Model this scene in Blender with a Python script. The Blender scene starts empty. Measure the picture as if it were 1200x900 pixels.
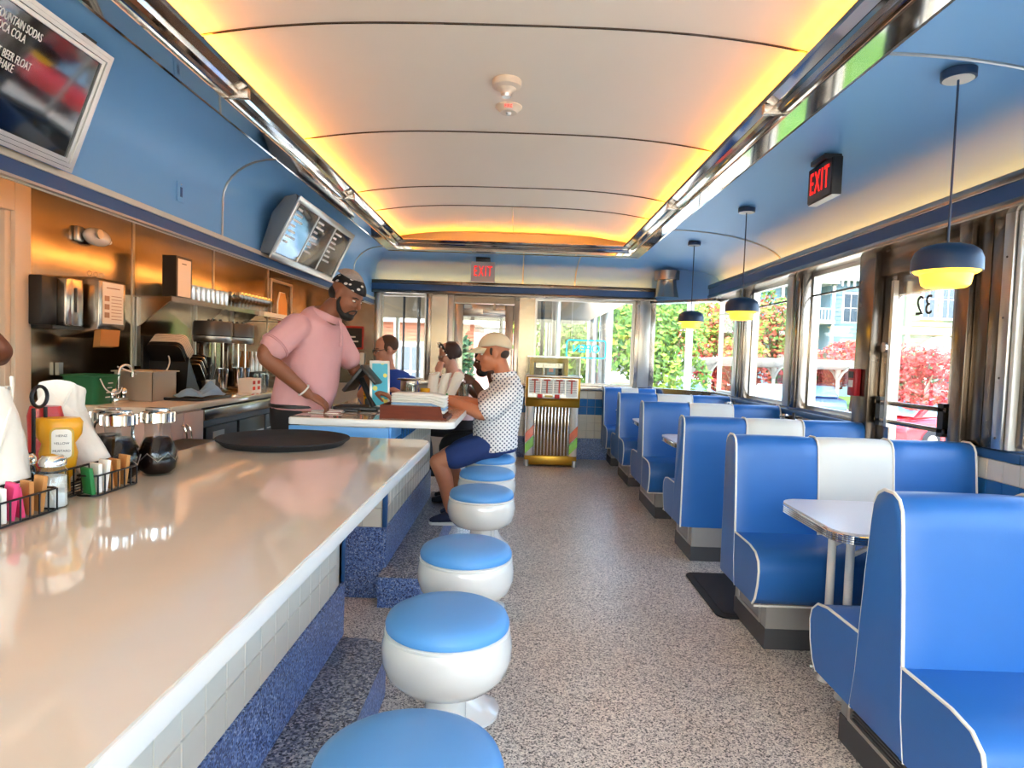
import bpy, bmesh, math, random
from mathutils import Vector, Matrix, Euler
random.seed(7)
S = bpy.context.scene
C = S.collection
PI = math.pi

# ------------------------------------------------------------------ camera
cam_d = bpy.data.cameras.new('camera'); cam = bpy.data.objects.new('camera', cam_d); C.objects.link(cam)
cam_d.sensor_fit = 'HORIZONTAL'; cam_d.sensor_width = 36.0; cam_d.lens = 745.0 / 1200 * 36
cam_d.clip_start = 0.05; cam_d.clip_end = 400
cam.matrix_world = Matrix(((0.99936608, -0.03438969, 0.00920815, 0.0),
                           (0.01072712, 0.04424936, -0.99896292, 0.0),
                           (0.03394657, 0.99842844, 0.04459022, 1.38),
                           (0, 0, 0, 1)))
S.camera = cam

# ------------------------------------------------------------------ sky, sun, exposure
W = bpy.data.worlds.new('sky_world'); S.world = W; W.use_nodes = True
_n = W.node_tree.nodes; _l = W.node_tree.links
_bg = _n['Background']
_sky = _n.new('ShaderNodeTexSky')
try:
    _sky.sky_type = 'NISHITA'; _sky.sun_disc = False
    _sky.sun_elevation = math.radians(50); _sky.sun_rotation = math.radians(205)
    _sky.air_density = 1.0; _sky.dust_density = 4.0; _sky.ozone_density = 1.0
except Exception:
    pass
_l.new(_sky.outputs[0], _bg.inputs[0])
_bg.inputs[1].default_value = 1.0
sun_d = bpy.data.lights.new('sun', 'SUN'); sun = bpy.data.objects.new('sun', sun_d); C.objects.link(sun)
sun_d.energy = 2.2; sun_d.angle = math.radians(1.2); sun_d.color = (1.0, 0.95, 0.86)
sun.rotation_euler = Vector((0.62, 0.42, -1.0)).to_track_quat('-Z', 'Y').to_euler()
S.view_settings.view_transform = 'Standard'; S.view_settings.look = 'None'
S.view_settings.exposure = 1.27; S.view_settings.gamma = 1.0
S.view_settings.use_curve_mapping = False
S.cycles.max_bounces = 10; S.cycles.diffuse_bounces = 5; S.cycles.glossy_bounces = 5
S.cycles.transparent_max_bounces = 24; S.cycles.transmission_bounces = 6
S.cycles.caustics_reflective = False; S.cycles.caustics_refractive = False
S.cycles.sample_clamp_indirect = 6.0

# ------------------------------------------------------------------ colour + materials
def lin(c):
    c = c / 255.0
    return c / 12.92 if c <= 0.04045 else ((c + 0.055) / 1.055) ** 2.4
def rgb(r, g, b): return (lin(r), lin(g), lin(b), 1.0)
MATS = {}
def sock(p, *names):
    for n in names:
        if n in p.inputs: return p.inputs[n]
def mat(name, col=(200, 200, 200), rough=0.5, metal=0.0, noise=0.0, nscale=6.0, coat=0.0, bump=0.0, bscale=60.0,
        emit=None, estr=0.0, rvar=0.0, trans=0.0, spec=None, stretch=None):
    if name in MATS: return MATS[name]
    m = bpy.data.materials.new(name); m.use_nodes = True
    nt = m.node_tree; N = nt.nodes; L = nt.links; p = N['Principled BSDF']
    base = rgb(*col)
    p.inputs['Base Color'].default_value = base
    p.inputs['Roughness'].default_value = rough; p.inputs['Metallic'].default_value = metal
    if spec is not None: sock(p, 'Specular IOR Level').default_value = spec
    if coat: sock(p, 'Coat Weight').default_value = coat; sock(p, 'Coat Roughness').default_value = 0.04
    if trans: sock(p, 'Transmission Weight').default_value = trans
    if emit:
        sock(p, 'Emission Color').default_value = rgb(*emit); sock(p, 'Emission Strength').default_value = estr
    tc = N.new('ShaderNodeTexCoord'); src = tc.outputs['Object']
    if stretch:
        mp = N.new('ShaderNodeMapping'); mp.inputs['Scale'].default_value = stretch
        L.new(src, mp.inputs[0]); src = mp.outputs[0]
    if noise or rvar:
        nz = N.new('ShaderNodeTexNoise'); nz.inputs['Scale'].default_value = nscale; nz.inputs['Detail'].default_value = 4
        L.new(src, nz.inputs['Vector'])
        if noise:
            mx = N.new('ShaderNodeMix'); mx.data_type = 'RGBA'
            lo = [max(0, c * (1 - noise)) for c in base[:3]] + [1]; hi = [min(1, c * (1 + noise)) for c in base[:3]] + [1]
            mx.inputs[6].default_value = lo; mx.inputs[7].default_value = hi
            L.new(nz.outputs[0], mx.inputs[0]); L.new(mx.outputs[2], p.inputs['Base Color'])
        if rvar:
            mr = N.new('ShaderNodeMapRange'); mr.inputs[3].default_value = max(0.02, rough - rvar); mr.inputs[4].default_value = rough + rvar
            L.new(nz.outputs[0], mr.inputs[0]); L.new(mr.outputs[0], p.inputs['Roughness'])
    if bump:
        nb = N.new('ShaderNodeTexNoise'); nb.inputs['Scale'].default_value = bscale; nb.inputs['Detail'].default_value = 3
        L.new(src, nb.inputs['Vector'])
        bp = N.new('ShaderNodeBump'); bp.inputs['Strength'].default_value = bump; bp.inputs['Distance'].default_value = 0.01
        L.new(nb.outputs[0], bp.inputs['Height']); L.new(bp.outputs[0], p.inputs['Normal'])
    MATS[name] = m
    return m

def terrazzo(name, cols, scale=95.0, rough=0.3, stops=None):
    m = bpy.data.materials.new(name); m.use_nodes = True
    N = m.node_tree.nodes; L = m.node_tree.links; p = N['Principled BSDF']
    tc = N.new('ShaderNodeTexCoord')
    v = N.new('ShaderNodeTexVoronoi'); v.inputs['Scale'].default_value = scale
    L.new(tc.outputs['Object'], v.inputs['Vector'])
    sp = N.new('ShaderNodeSeparateColor'); L.new(v.outputs['Color'], sp.inputs[0])
    cr = N.new('ShaderNodeValToRGB'); cr.color_ramp.interpolation = 'CONSTANT'
    e = cr.color_ramp.elements
    k = len(cols); stops = stops or [i / k for i in range(k)]
    e[0].position = stops[0]; e[0].color = rgb(*cols[0]); e[1].position = stops[1]; e[1].color = rgb(*cols[1])
    for i in range(2, k):
        q = e.new(stops[i]); q.color = rgb(*cols[i])
    L.new(sp.outputs[0], cr.inputs[0])
    v2 = N.new('ShaderNodeTexNoise'); v2.inputs['Scale'].default_value = 2.2; v2.inputs['Detail'].default_value = 5
    L.new(tc.outputs['Object'], v2.inputs['Vector'])
    mr = N.new('ShaderNodeMapRange'); mr.inputs[3].default_value = 0.8; mr.inputs[4].default_value = 1.2
    L.new(v2.outputs[0], mr.inputs[0])
    vm = N.new('ShaderNodeVectorMath'); vm.operation = 'SCALE'
    L.new(cr.outputs[0], vm.inputs[0]); L.new(mr.outputs[0], vm.inputs['Scale'])
    L.new(vm.outputs[0], p.inputs['Base Color'])
    p.inputs['Roughness'].default_value = rough
    MATS[name] = m
    return m

def glassmat(name, tint=(255, 255, 255), refl=0.10, rough=0.0):
    """thin clear glass: a fresnel-weighted mirror film over a clear pane"""
    m = bpy.data.materials.new(name); m.use_nodes = True
    N = m.node_tree.nodes; L = m.node_tree.links
    for n in list(N):
        if n.type == 'BSDF_PRINCIPLED': N.remove(n)
    out = [n for n in N if n.type == 'OUTPUT_MATERIAL'][0]
    t = N.new('ShaderNodeBsdfTransparent'); t.inputs[0].default_value = rgb(*tint)
    g = N.new('ShaderNodeBsdfGlossy'); g.inputs['Roughness'].default_value = rough
    lw = N.new('ShaderNodeLayerWeight'); lw.inputs[0].default_value = 0.5
    pw = N.new('ShaderNodeMath'); pw.operation = 'POWER'; pw.inputs[1].default_value = 4.0
    ma = N.new('ShaderNodeMath'); ma.operation = 'MULTIPLY_ADD'; ma.inputs[1].default_value = 0.45; ma.inputs[2].default_value = refl * .5
    mx = N.new('ShaderNodeMixShader')
    L.new(lw.outputs['Facing'], pw.inputs[0]); L.new(pw.outputs[0], ma.inputs[0])
    L.new(ma.outputs[0], mx.inputs[0]); L.new(t.outputs[0], mx.inputs[1]); L.new(g.outputs[0], mx.inputs[2])
    L.new(mx.outputs[0], out.inputs[0])
    MATS[name] = m
    return m

def voromat(name, base, dots, scale, thr, rough=0.8, flat=None, rand=0.0, rot=0.0, vec=(1, 1, 1)):
    """cloth with printed spots"""
    m = bpy.data.materials.new(name); m.use_nodes = True
    N = m.node_tree.nodes; L = m.node_tree.links; p = N['Principled BSDF']
    tc = N.new('ShaderNodeTexCoord'); mp = N.new('ShaderNodeMapping')
    mp.inputs['Scale'].default_value = vec; mp.inputs['Rotation'].default_value = (0, rot, 0)
    L.new(tc.outputs['Object'], mp.inputs[0])
    v = N.new('ShaderNodeTexVoronoi'); v.inputs['Scale'].default_value = scale; v.inputs['Randomness'].default_value = rand
    L.new(mp.outputs[0], v.inputs['Vector'])
    lt = N.new('ShaderNodeMath'); lt.operation = 'LESS_THAN'; lt.inputs[1].default_value = thr
    L.new(v.outputs['Distance'], lt.inputs[0])
    mx = N.new('ShaderNodeMix'); mx.data_type = 'RGBA'; mx.inputs[6].default_value = rgb(*base); mx.inputs[7].default_value = rgb(*dots)
    L.new(lt.outputs[0], mx.inputs[0]); L.new(mx.outputs[2], p.inputs['Base Color'])
    p.inputs['Roughness'].default_value = rough
    MATS[name] = m
    return m

M = {}
M['steel'] = mat('steel', (178, 168, 156), 0.22, 1.0, noise=0.12, nscale=3.0, rvar=0.10, bump=0.10, bscale=5.0)
M['steel_wall'] = mat('steel_wall', (170, 156, 138), 0.2, 1.0, noise=0.2, nscale=2.5, rvar=0.08, bump=0.3, bscale=3.2)
M['steel_dark'] = mat('steel_dark', (120, 108, 96), 0.25, 1.0, noise=0.2, nscale=3.0, rvar=0.08, bump=0.10, bscale=5.0)
M['mirror_steel'] = mat('mirror_steel', (205, 200, 192), 0.07, 1.0, bump=0.03, bscale=4.0)
M['chrome'] = mat('chrome', (225, 222, 216), 0.08, 1.0)
M['alu'] = mat('aluminium', (196, 194, 188), 0.32, 1.0, noise=0.1, nscale=10)
M['blue_paint'] = mat('blue_paint', (114, 168, 216), 0.45, noise=0.03, nscale=1.5)
M['blue_trim'] = mat('blue_trim', (40, 82, 130), 0.4, noise=0.05, nscale=4)
M['vinyl_blue'] = mat('vinyl_blue', (38, 100, 170), 0.38, noise=0.06, nscale=5, bump=0.05, bscale=240)
M['vinyl_white'] = mat('vinyl_white', (214, 212, 202), 0.42, noise=0.03, nscale=5, bump=0.05, bscale=240)
M['piping'] = mat('piping', (232, 228, 216), 0.45)
M['seat_blue'] = mat('seat_blue', (88, 154, 214), 0.42, noise=0.04, nscale=6)
M['gloss_white'] = mat('gloss_white', (224, 221, 212), 0.14, coat=0.6, noise=0.02, nscale=3)
M['white'] = mat('white_paint', (232, 230, 222), 0.45)
M['cream'] = mat('cream_paint', (222, 208, 188), 0.5, noise=0.03)
M['ceiling'] = mat('ceiling_panel', (236, 226, 210), 0.55, noise=0.03, nscale=1.2)
M['counter'] = mat('counter_quartz', (222, 207, 186), 0.06, coat=0.5, noise=0.03, nscale=12)
M['counter_edge'] = mat('counter_edge', (232, 230, 224), 0.2, noise=0.02)
M['tile_cream'] = mat('tile_cream', (222, 216, 200), 0.12, noise=0.06, nscale=7)
M['tile_blue'] = mat('tile_blue', (44, 108, 168), 0.12, noise=0.08, nscale=7)
M['grout'] = mat('grout', (186, 180, 166), 0.9)
M['terrazzo'] = terrazzo('terrazzo', [(74, 70, 66), (142, 136, 128), (196, 188, 176), (222, 214, 200), (240, 232, 218)], 190, 0.34,
                         [0, 0.12, 0.34, 0.58, 0.86])
M['terrazzo_blue'] = terrazzo('terrazzo_blue', [(48, 62, 104), (84, 112, 168), (112, 140, 192), (160, 178, 208), (70, 94, 150)], 170, 0.35,
                              [0, 0.2, 0.45, 0.75, 0.86])
M['terrazzo_step'] = terrazzo('terrazzo_step', [(40, 42, 52), (92, 98, 116), (140, 142, 146), (184, 182, 180)], 140, 0.35, [0, 0.22, 0.5, 0.78])
M['black'] = mat('black_plastic', (22, 22, 24), 0.42)
M['black_metal'] = mat('black_metal', (20, 20, 22), 0.35, 0.2)
M['rubber'] = mat('rubber', (26, 26, 28), 0.85, bump=0.3, bscale=300)
M['grey_base'] = mat('grey_base', (150, 146, 140), 0.45, noise=0.05)
M['dark_base'] = mat('dark_base', (66, 66, 68), 0.5, noise=0.08)
M['pink_laminate'] = mat('pink_laminate', (206, 172, 158), 0.4, noise=0.02)
M['glass'] = glassmat('window_glass', (246, 250, 250), 0.09)
M['clear'] = glassmat('clear_glass', (240, 244, 242), 0.22)
M['glassware'] = glassmat('glassware', (226, 230, 226), 0.62, .03)
M['jar_glass'] = glassmat('jar_glass', (236, 238, 236), 0.06)
M['led'] = mat('led_amber', (255, 200, 110), 0.5, emit=(255, 152, 48), estr=46.0)
M['led_side'] = mat('led_warm', (255, 214, 150), 0.5, emit=(255, 168, 84), estr=17.0)
M['led_bar'] = mat('led_bar', (255, 200, 110), 0.5, emit=(255, 170, 84), estr=13.0)
M['navy_enamel'] = mat('navy_enamel', (20, 46, 78), 0.38)
M['glow_glass'] = mat('lamp_diffuser', (255, 214, 90), 0.4, emit=(255, 196, 40), estr=1.6)
M['red_letter'] = mat('red_letter', (250, 40, 30), 0.5, emit=(255, 30, 22), estr=.7)
M['cyan_neon'] = mat('cyan_neon', (40, 220, 240), 0.4, emit=(0, 200, 236), estr=1.0)
M['paper'] = mat('paper', (238, 235, 226), 0.8, noise=0.02)
M['napkin'] = mat('napkin_cloth', (238, 232, 220), 0.85, noise=0.03, nscale=14, bump=0.25, bscale=30)
M['wood'] = mat('cedar_wood', (104, 40, 14), 0.55, spec=.3, noise=0.35, nscale=8, stretch=(1, 8, 8))
M['brown_paper'] = mat('brown_paper', (190, 134, 74), 0.8, noise=0.06)

# ------------------------------------------------------------------ mesh helpers
class MB:
    def __init__(s): s.v = []; s.f = []
    def add(s, vs, fs, T=None):
        o = len(s.v)
        if T is not None: vs = [tuple(T @ Vector(p)) for p in vs]
        s.v.extend(tuple(p) for p in vs); s.f.extend(tuple(i + o for i in f) for f in fs); return s
    def box(s, x0, x1, y0, y1, z0, z1, T=None):
        vs = [(x, y, z) for z in (z0, z1) for y in (y0, y1) for x in (x0, x1)]
        return s.add(vs, [(0, 2, 3, 1), (4, 5, 7, 6), (0, 1, 5, 4), (2, 6, 7, 3), (0, 4, 6, 2), (1, 3, 7, 5)], T)
    def prism(s, pts, axis, a, b, T=None):
        """closed 2-D polygon extruded along an axis ('x': pts=(y,z), 'y': (x,z), 'z': (x,y))"""
        n = len(pts)
        def mk(p, t): return {'x': (t, p[0], p[1]), 'y': (p[0], t, p[1]), 'z': (p[0], p[1], t)}[axis]
        vs = [mk(p, a) for p in pts] + [mk(p, b) for p in pts]
        fs = [tuple(range(n)), tuple(range(2 * n - 1, n - 1, -1))] + [(i, (i + 1) % n, n + (i + 1) % n, n + i) for i in range(n)]
        return s.add(vs, fs, T)
    def lathe(s, prof, n=24, T=None, a0=0.0, a1=2 * PI):
        full = abs(a1 - a0 - 2 * PI) < 1e-6; m = n if full else n + 1
        vs = []
        for r, z in prof:
            for i in range(m):
                a = a0 + (a1 - a0) * i / n
                vs.append((r * math.cos(a), r * math.sin(a), z))
        fs = []
        for j in range(len(prof) - 1):
            for i in range(n):
                k = (i + 1) % m
                fs.append((j * m + i, j * m + k, (j + 1) * m + k, (j + 1) * m + i))
        if full:
            if prof[0][0] > 1e-5: fs.append(tuple(range(m - 1, -1, -1)))
            if prof[-1][0] > 1e-5: fs.append(tuple((len(prof) - 1) * m + i for i in range(m)))
        return s.add(vs, fs, T)
    def cyl(s, r, z0, z1, n=16, T=None, r2=None):
        return s.lathe([(r, z0), (r if r2 is None else r2, z1)], n, T)
    def ell(s, c, r, n=14, m=9, T=None):
        vs = [(c[0], c[1], c[2] - r[2])]; fs = []
        for j in range(1, m):
            t = -PI / 2 + PI * j / m
            for i in range(n):
                a = 2 * PI * i / n
                vs.append((c[0] + r[0] * math.cos(t) * math.cos(a), c[1] + r[1] * math.cos(t) * math.sin(a), c[2] + r[2] * math.sin(t)))
        vs.append((c[0], c[1], c[2] + r[2])); L = len(vs) - 1
        for i in range(n):
            k = (i + 1) % n
            fs.append((0, 1 + k, 1 + i)); fs.append((L, 1 + (m - 2) * n + i, 1 + (m - 2) * n + k))
            for j in range(m - 2):
                fs.append((1 + j * n + i, 1 + j * n + k, 1 + (j + 1) * n + k, 1 + (j + 1) * n + i))
        return s.add(vs, fs, T)
    def tube(s, pts, r, n=8, closed=False, T=None):
        """round tube along a polyline; r one radius or one per point"""
        P = [Vector(p) for p in pts]; k = len(P)
        R = r if isinstance(r, (list, tuple)) else [r] * k
        return s.loft(P, [(a, a) for a in R], n, closed, T)
    def loft(s, pts, radii, n=12, closed=False, T=None, side=None):
        P = [Vector(p) for p in pts]; k = len(P); vs = []; fs = []
        prev = None
        for i in range(k):
            if closed: t = (P[(i + 1) % k] - P[i - 1])
            else: t = P[min(i + 1, k - 1)] - P[max(i - 1, 0)]
            t = t.normalized() if t.length > 1e-9 else Vector((0, 0, 1))
            if prev is None:
                a = Vector(side) if side else (Vector((0, 0, 1)) if abs(t.z) < 0.9 else Vector((1, 0, 0)))
            else: a = prev
            a = (a - t * a.dot(t))
            a = a.normalized() if a.length > 1e-6 else Vector((0, 1, 0))
            b = t.cross(a); prev = a
            ra, rb = radii[i]
            for j in range(n):
                q = 2 * PI * j / n
                vs.append(tuple(P[i] + a * (ra * math.cos(q)) + b * (rb * math.sin(q))))
        for i in range(k if closed else k - 1):
            for j in range(n):
                i2 = (i + 1) % k; j2 = (j + 1) % n
                fs.append((i * n + j, i * n + j2, i2 * n + j2, i2 * n + j))
        if not closed:
            fs.append(tuple(range(n - 1, -1, -1))); fs.append(tuple((k - 1) * n + j for j in range(n)))
        return s.add(vs, fs, T)
    def sheet(s, rows, T=None):
        """grid of points (list of equal rows)"""
        m = len(rows[0]); vs = [p for r in rows for p in r]
        fs = [(j * m + i, j * m + i + 1, (j + 1) * m + i + 1, (j + 1) * m + i) for j in range(len(rows) - 1) for i in range(m - 1)]
        return s.add(vs, fs, T)
    def mesh(s, name, m=None, smooth=True, bevel=0.0, seg=2, angle=40, fix=True):
        me = bpy.data.meshes.new(name); me.from_pydata(s.v, [], s.f)
        bm = bmesh.new(); bm.from_mesh(me)
        if fix: bmesh.ops.recalc_face_normals(bm, faces=bm.faces)
        if bevel:
            ed = [e for e in bm.edges if len(e.link_faces) == 2 and e.calc_face_angle(0) > 0.5]
            bmesh.ops.bevel(bm, geom=ed, offset=bevel, segments=seg, affect='EDGES', profile=0.5, clamp_overlap=True)
        bm.to_mesh(me); bm.free()
        if smooth:
            me.polygons.foreach_set('use_smooth', [True] * len(me.polygons))
            try: me.set_sharp_from_angle(angle=math.radians(angle))
            except Exception: pass
        if m is not None: me.materials.append(M[m] if isinstance(m, str) else m)
        return me
    def build(s, name, m=None, parent=None, **k):
        o = bpy.data.objects.new(name, s.mesh(name, m, **k)); C.objects.link(o)
        if parent is not None: o.parent = parent
        return o

def tag(o, label=None, cat=None, group=None, kind=None):
    if label: o['label'] = label
    if cat: o['category'] = cat
    if group: o['group'] = group
    if kind: o['kind'] = kind
    return o
def thing(name, label, cat, loc=(0, 0, 0), rz=0.0, group=None, kind=None):
    o = bpy.data.objects.new(name, None); C.objects.link(o)
    o.empty_display_size = 0.1; o.location = loc; o.rotation_euler = (0, 0, rz)
    return tag(o, label, cat, group, kind)
def struct(name, label, loc=(0, 0, 0)):
    o = bpy.data.objects.new(name, None); C.objects.link(o); o.location = loc; o.empty_display_size = 0.1
    return tag(o, label, None, None, 'structure')
def inst(name, me, parent, loc=(0, 0, 0), rot=(0, 0, 0), scale=None, m=None):
    o = bpy.data.objects.new(name, me); C.objects.link(o); o.parent = parent
    o.location = loc; o.rotation_euler = rot
    if scale: o.scale = scale
    return o
def copy_tree(o, parent=None):
    c = o.copy(); C.objects.link(c)
    if parent is not None: c.parent = parent
    for ch in o.children: copy_tree(ch, c)
    return c
def bx(name, m, parent, x0, x1, y0, y1, z0, z1, bevel=0.0, **k):
    return MB().box(x0, x1, y0, y1, z0, z1).build(name, m, parent, bevel=bevel, **k)
def rrect(w, h, r, n=5, cx=0, cy=0):
    """rounded rectangle outline"""
    pts = []
    for (sx, sy, a) in ((1, 1, 0), (-1, 1, 90), (-1, -1, 180), (1, -1, 270)):
        for i in range(n + 1):
            t = math.radians(a + 90 * i / n)
            pts.append((cx + sx * (w / 2 - r) + r * math.cos(t), cy + sy * (h / 2 - r) + r * math.sin(t)))
    return pts
def curve_pts(P, k=6):
    """catmull-rom through points"""
    P = [Vector(p) for p in P]; out = []
    for i in range(len(P) - 1):
        a = P[max(i - 1, 0)]; b = P[i]; c = P[i + 1]; d = P[min(i + 2, len(P) - 1)]
        for j in range(k):
            t = j / k
            out.append(0.5 * ((2 * b) + (c - a) * t + (2 * a - 5 * b + 4 * c - d) * t * t + (3 * b - a - 3 * c + d) * t ** 3))
    out.append(P[-1]); return out
def text(name, body, m, parent, size, T, ext=0.001, align='CENTER', font_scale=(1, 1), spacing=1.0):
    """lettering turned into a mesh; T maps the flat text (x right, y up) into place"""
    cu = bpy.data.curves.new(name, 'FONT'); cu.body = body; cu.size = size; cu.extrude = ext
    cu.space_character = spacing; cu.align_x = align; cu.align_y = 'CENTER'
    t = bpy.data.objects.new(name + '_c', cu); C.objects.link(t)
    dg = bpy.context.evaluated_depsgraph_get(); me = bpy.data.meshes.new_from_object(t.evaluated_get(dg))
    bpy.data.objects.remove(t); bpy.data.curves.remove(cu)
    me.transform(Matrix.Diagonal((font_scale[0], font_scale[1], 1, 1))); me.transform(T)
    me.materials.clear(); me.materials.append(M[m] if isinstance(m, str) else m)
    o = bpy.data.objects.new(name, me); C.objects.link(o); o.parent = parent
    return o
def frame_T(origin, right, up):
    r = Vector(right).normalized(); u = Vector(up).normalized(); n = r.cross(u)
    return Matrix(((r.x, u.x, n.x, origin[0]), (r.y, u.y, n.y, origin[1]), (r.z, u.z, n.z, origin[2]), (0, 0, 0, 1)))
# ================================================================== the room
XL, XR, YE, YB = -3.0, 2.47, 8.64, -2.6          # niche wall, window wall, end wall, back wall
SOF = -1.99                                       # face of the blue bulkhead over the back bar
floor = MB().box(XL - .1, XR + .15, YB - .1, YE + .15, -0.12, 0).build('floor', 'terrazzo')
tag(floor, 'speckled grey terrazzo floor of the diner', kind='structure')
roof = MB().box(XL - .2, XR + .25, YB - .2, YE + .25, 3.02, 3.12).build('roof', 'white')
tag(roof, 'flat roof slab over the diner', kind='structure')

# ---- tiles: shared plates, each one an object
TS = 0.108
tile_me = {}
def tile_mesh(col, w=TS, h=TS):
    k = (col, round(w, 3), round(h, 3))
    if k not in tile_me:
        g = 0.003
        a, b, t, c = w / 2 - g / 2, h / 2 - g / 2, 0.006, 0.002
        mb = MB()
        mb.add([(-a, -b, 0), (a, -b, 0), (a, b, 0), (-a, b, 0), (-a + c, -b + c, t), (a - c, -b + c, t), (a - c, b - c, t), (-a + c, b - c, t)],
               [(4, 5, 6, 7), (0, 1, 5, 4), (1, 2, 6, 5), (2, 3, 7, 6), (3, 0, 4, 7)])
        tile_me[k] = mb.mesh('tile', col, smooth=False)
    return tile_me[k]
def tiles(parent, origin, right, up, cols, rows, colour, w=TS, h=TS):
    T = frame_T(origin, right, up)
    for j in range(rows):
        for i in range(cols):
            o = bpy.data.objects.new('tile', tile_mesh(colour(i, j), w, h)); C.objects.link(o); o.parent = parent
            o.matrix_local = T @ Matrix.Translation(((i + .5) * w, (j + .5) * h, 0))

# ---- window wall (right)
wr = struct('wall_right', 'right window wall with tiled base, steel posts and blue header band')
bx('lower_wall', 'grout', wr, XR - .03, XR + .12, YB, 3.52, 0, .935)
bx('lower_wall', 'grout', wr, XR - .03, XR + .12, 4.42, 8.0, 0, .935)
for a, b in ((YB, 3.06), (3.06, 3.52), (4.42, 8.0)):
    bx('sill_tile', 'blue_trim', wr, XR - .05, XR + .02, a, b, .937, .985, bevel=.008)
bx('sill_rail', 'steel', wr, XR - .02, XR + .12, YB, 3.52, .985, 1.01)
bx('sill_rail', 'steel', wr, XR - .02, XR + .12, 4.42, 8.0, .985, 1.01)
tiles(wr, (XR - .03, 3.5, .935 - 4 * TS), (0, -1, 0), (0, 0, 1), 19, 4, lambda i, j: 'tile_blue' if j in (1, 2) else 'tile_cream')
HX = 2.33
bx('header_lip', 'steel', wr, HX - .012, HX + .012, YB, 8.2, 2.285, 2.335, bevel=.004)
bx('header_band', 'blue_trim', wr, HX, XR + .12, YB, 8.2, 2.205, 2.29)
bx('header_rail', 'steel', wr, HX - .012, XR + .12, YB, 8.2, 2.165, 2.207, bevel=.004)
bx('led_strip', 'led_side', wr, HX + .04, HX + .052, YB + .2, 8.1, 2.296, 2.304)
# post: steel pilaster between panes (y0..y1)
def post(parent, x0, x1, y0, y1, z0=1.01, z1=2.166, m='steel'):
    p = bx('post', m, parent, x0, x1, y0, y1, z0, z1, bevel=.006)
    return p
for (y0, y1) in ((6.88, 7.18), (5.5, 5.8)):
    post(wr, XR - .06, XR + .1, y0, y1)
    bx('post_rib', 'steel_dark', wr, XR - .08, XR - .055, y0 + .02, y0 + .10, 1.012, 2.164, bevel=.004)
    bx('post_cap', 'alu', wr, XR - .075, XR - .055, y0 + .16, y1 - .02, 1.012, 2.164, bevel=.004)
# door jamb + wide steel pilaster beside the door
bx('door_jamb', 'steel_dark', wr, XR - .08, XR + .1, 4.36, 4.56, 0, 2.166, bevel=.006)
bx('door_jamb', 'steel_dark', wr, XR - .08, XR + .1, 3.44, 3.54, 0, 2.166, bevel=.006)
bx('wall_panel', 'steel_dark', wr, XR - .05, XR + .1, 3.33, 3.435, .99, 2.166, bevel=.005)
bx('wall_panel', 'steel_dark', wr, XR - .05, XR + .1, 3.225, 3.325, .99, 2.166, bevel=.005)
bx('post_cap', 'alu', wr, XR - .075, XR + .02, 3.155, 3.22, .995, 2.166, bevel=.004)
bx('post_cap', 'gloss_white', wr, XR - .06, XR + .02, 3.125, 3.15, .995, 2.166, bevel=.004)
bx('post', 'steel_dark', wr, XR - .03, XR + .1, 3.075, 3.12, 1.01, 2.166, bevel=.004)
for (y0, y1) in ((1.55, 1.75), (.1, .3), (-1.35, -1.15)):
    post(wr, XR - .06, XR + .1, y0, y1)
rv = MB()
for z in (1.05, 1.35, 1.65, 1.95): rv.ell((XR - .077, 3.19, z), (.004, .006, .006), 8, 5)
rv.build('rivet', 'steel_dark', wr)

wcount = [0]
def window_x(y0, y1, x=XR + .04, z0=1.01, z1=2.166, label='', name=None):
    wcount[0] += 1
    w = struct('window_%d' % wcount[0], label)
    fr = MB(); t = .03
    fr.box(x - .02, x + .03, y0, y1, z0, z0 + t); fr.box(x - .02, x + .03, y0, y1, z1 - t, z1)
    fr.box(x - .02, x + .03, y0, y0 + t, z0 + t, z1 - t); fr.box(x - .02, x + .03, y1 - t, y1, z0 + t, z1 - t)
    fr.build('window_frame', 'alu', w)
    bx('pane', 'glass', w, x, x + .006, y0 + t, y1 - t, z0 + t, z1 - t)
    tb = MB().box(x - .03, x - .012, y0 + t, y1 - t, z1 - .20, z1 - .185).build('transom_bar', 'steel_dark', w)
    return w
for i, (a, b) in enumerate(((7.18, 8.0), (5.8, 6.88), (4.56, 5.5), (1.75, 3.075), (.3, 1.55), (-1.15, .1), (-2.6, -1.35))):
    window_x(a, b, label=['side window nearest the end corner', 'side window over the third booth', 'side window just beyond the glazed side door',
                          'side window nearest the steel pilaster before the door', 'side window beside the nearest booth',
                          'side window behind the viewpoint', 'side window at the back corner'][i])

# ---- side door (glazed, in the window wall)
d1 = struct('door_1', 'glazed steel side door beside the second booth')
bx('door_head', 'steel_dark', d1, XR - .04, XR + .08, 3.54, 4.36, 2.0, 2.166, bevel=.004)
fr = MB(); x0, x1 = XR - .01, XR + .045
fr.box(x0, x1, 3.55, 3.66, .02, 2.0); fr.box(x0, x1, 4.22, 4.35, .02, 2.0); fr.box(x0, x1, 3.66, 4.22, 1.86, 2.0); fr.box(x0, x1, 3.66, 4.22, .02, .32)
fr.build('door_frame', 'steel', d1, bevel=.004)
bx('door_pane', 'glass', d1, XR + .014, XR + .02, 3.66, 4.22, .32, 1.86)
for z in (1.02, 1.14): bx('push_bar', 'steel_dark', d1, XR - .055, XR - .035, 3.60, 4.32, z, z + .028, bevel=.004)
bx('bar_bracket', 'black_metal', d1, XR - .055, XR, 3.62, 3.67, 1.0, 1.19)
bx('bar_bracket', 'black_metal', d1, XR - .055, XR, 4.25, 4.30, 1.0, 1.19)
bx('bar_upright', 'alu', d1, XR - .06, XR - .03, 4.16, 4.19, 1.0, 1.95)
kn = MB().cyl(.035, 0, .03, 16, Matrix.Translation((XR - .04, 4.28, 1.52)) @ Matrix.Rotation(PI / 2, 4, 'Y')); kn.build('lock_knob', 'chrome', d1)
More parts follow.
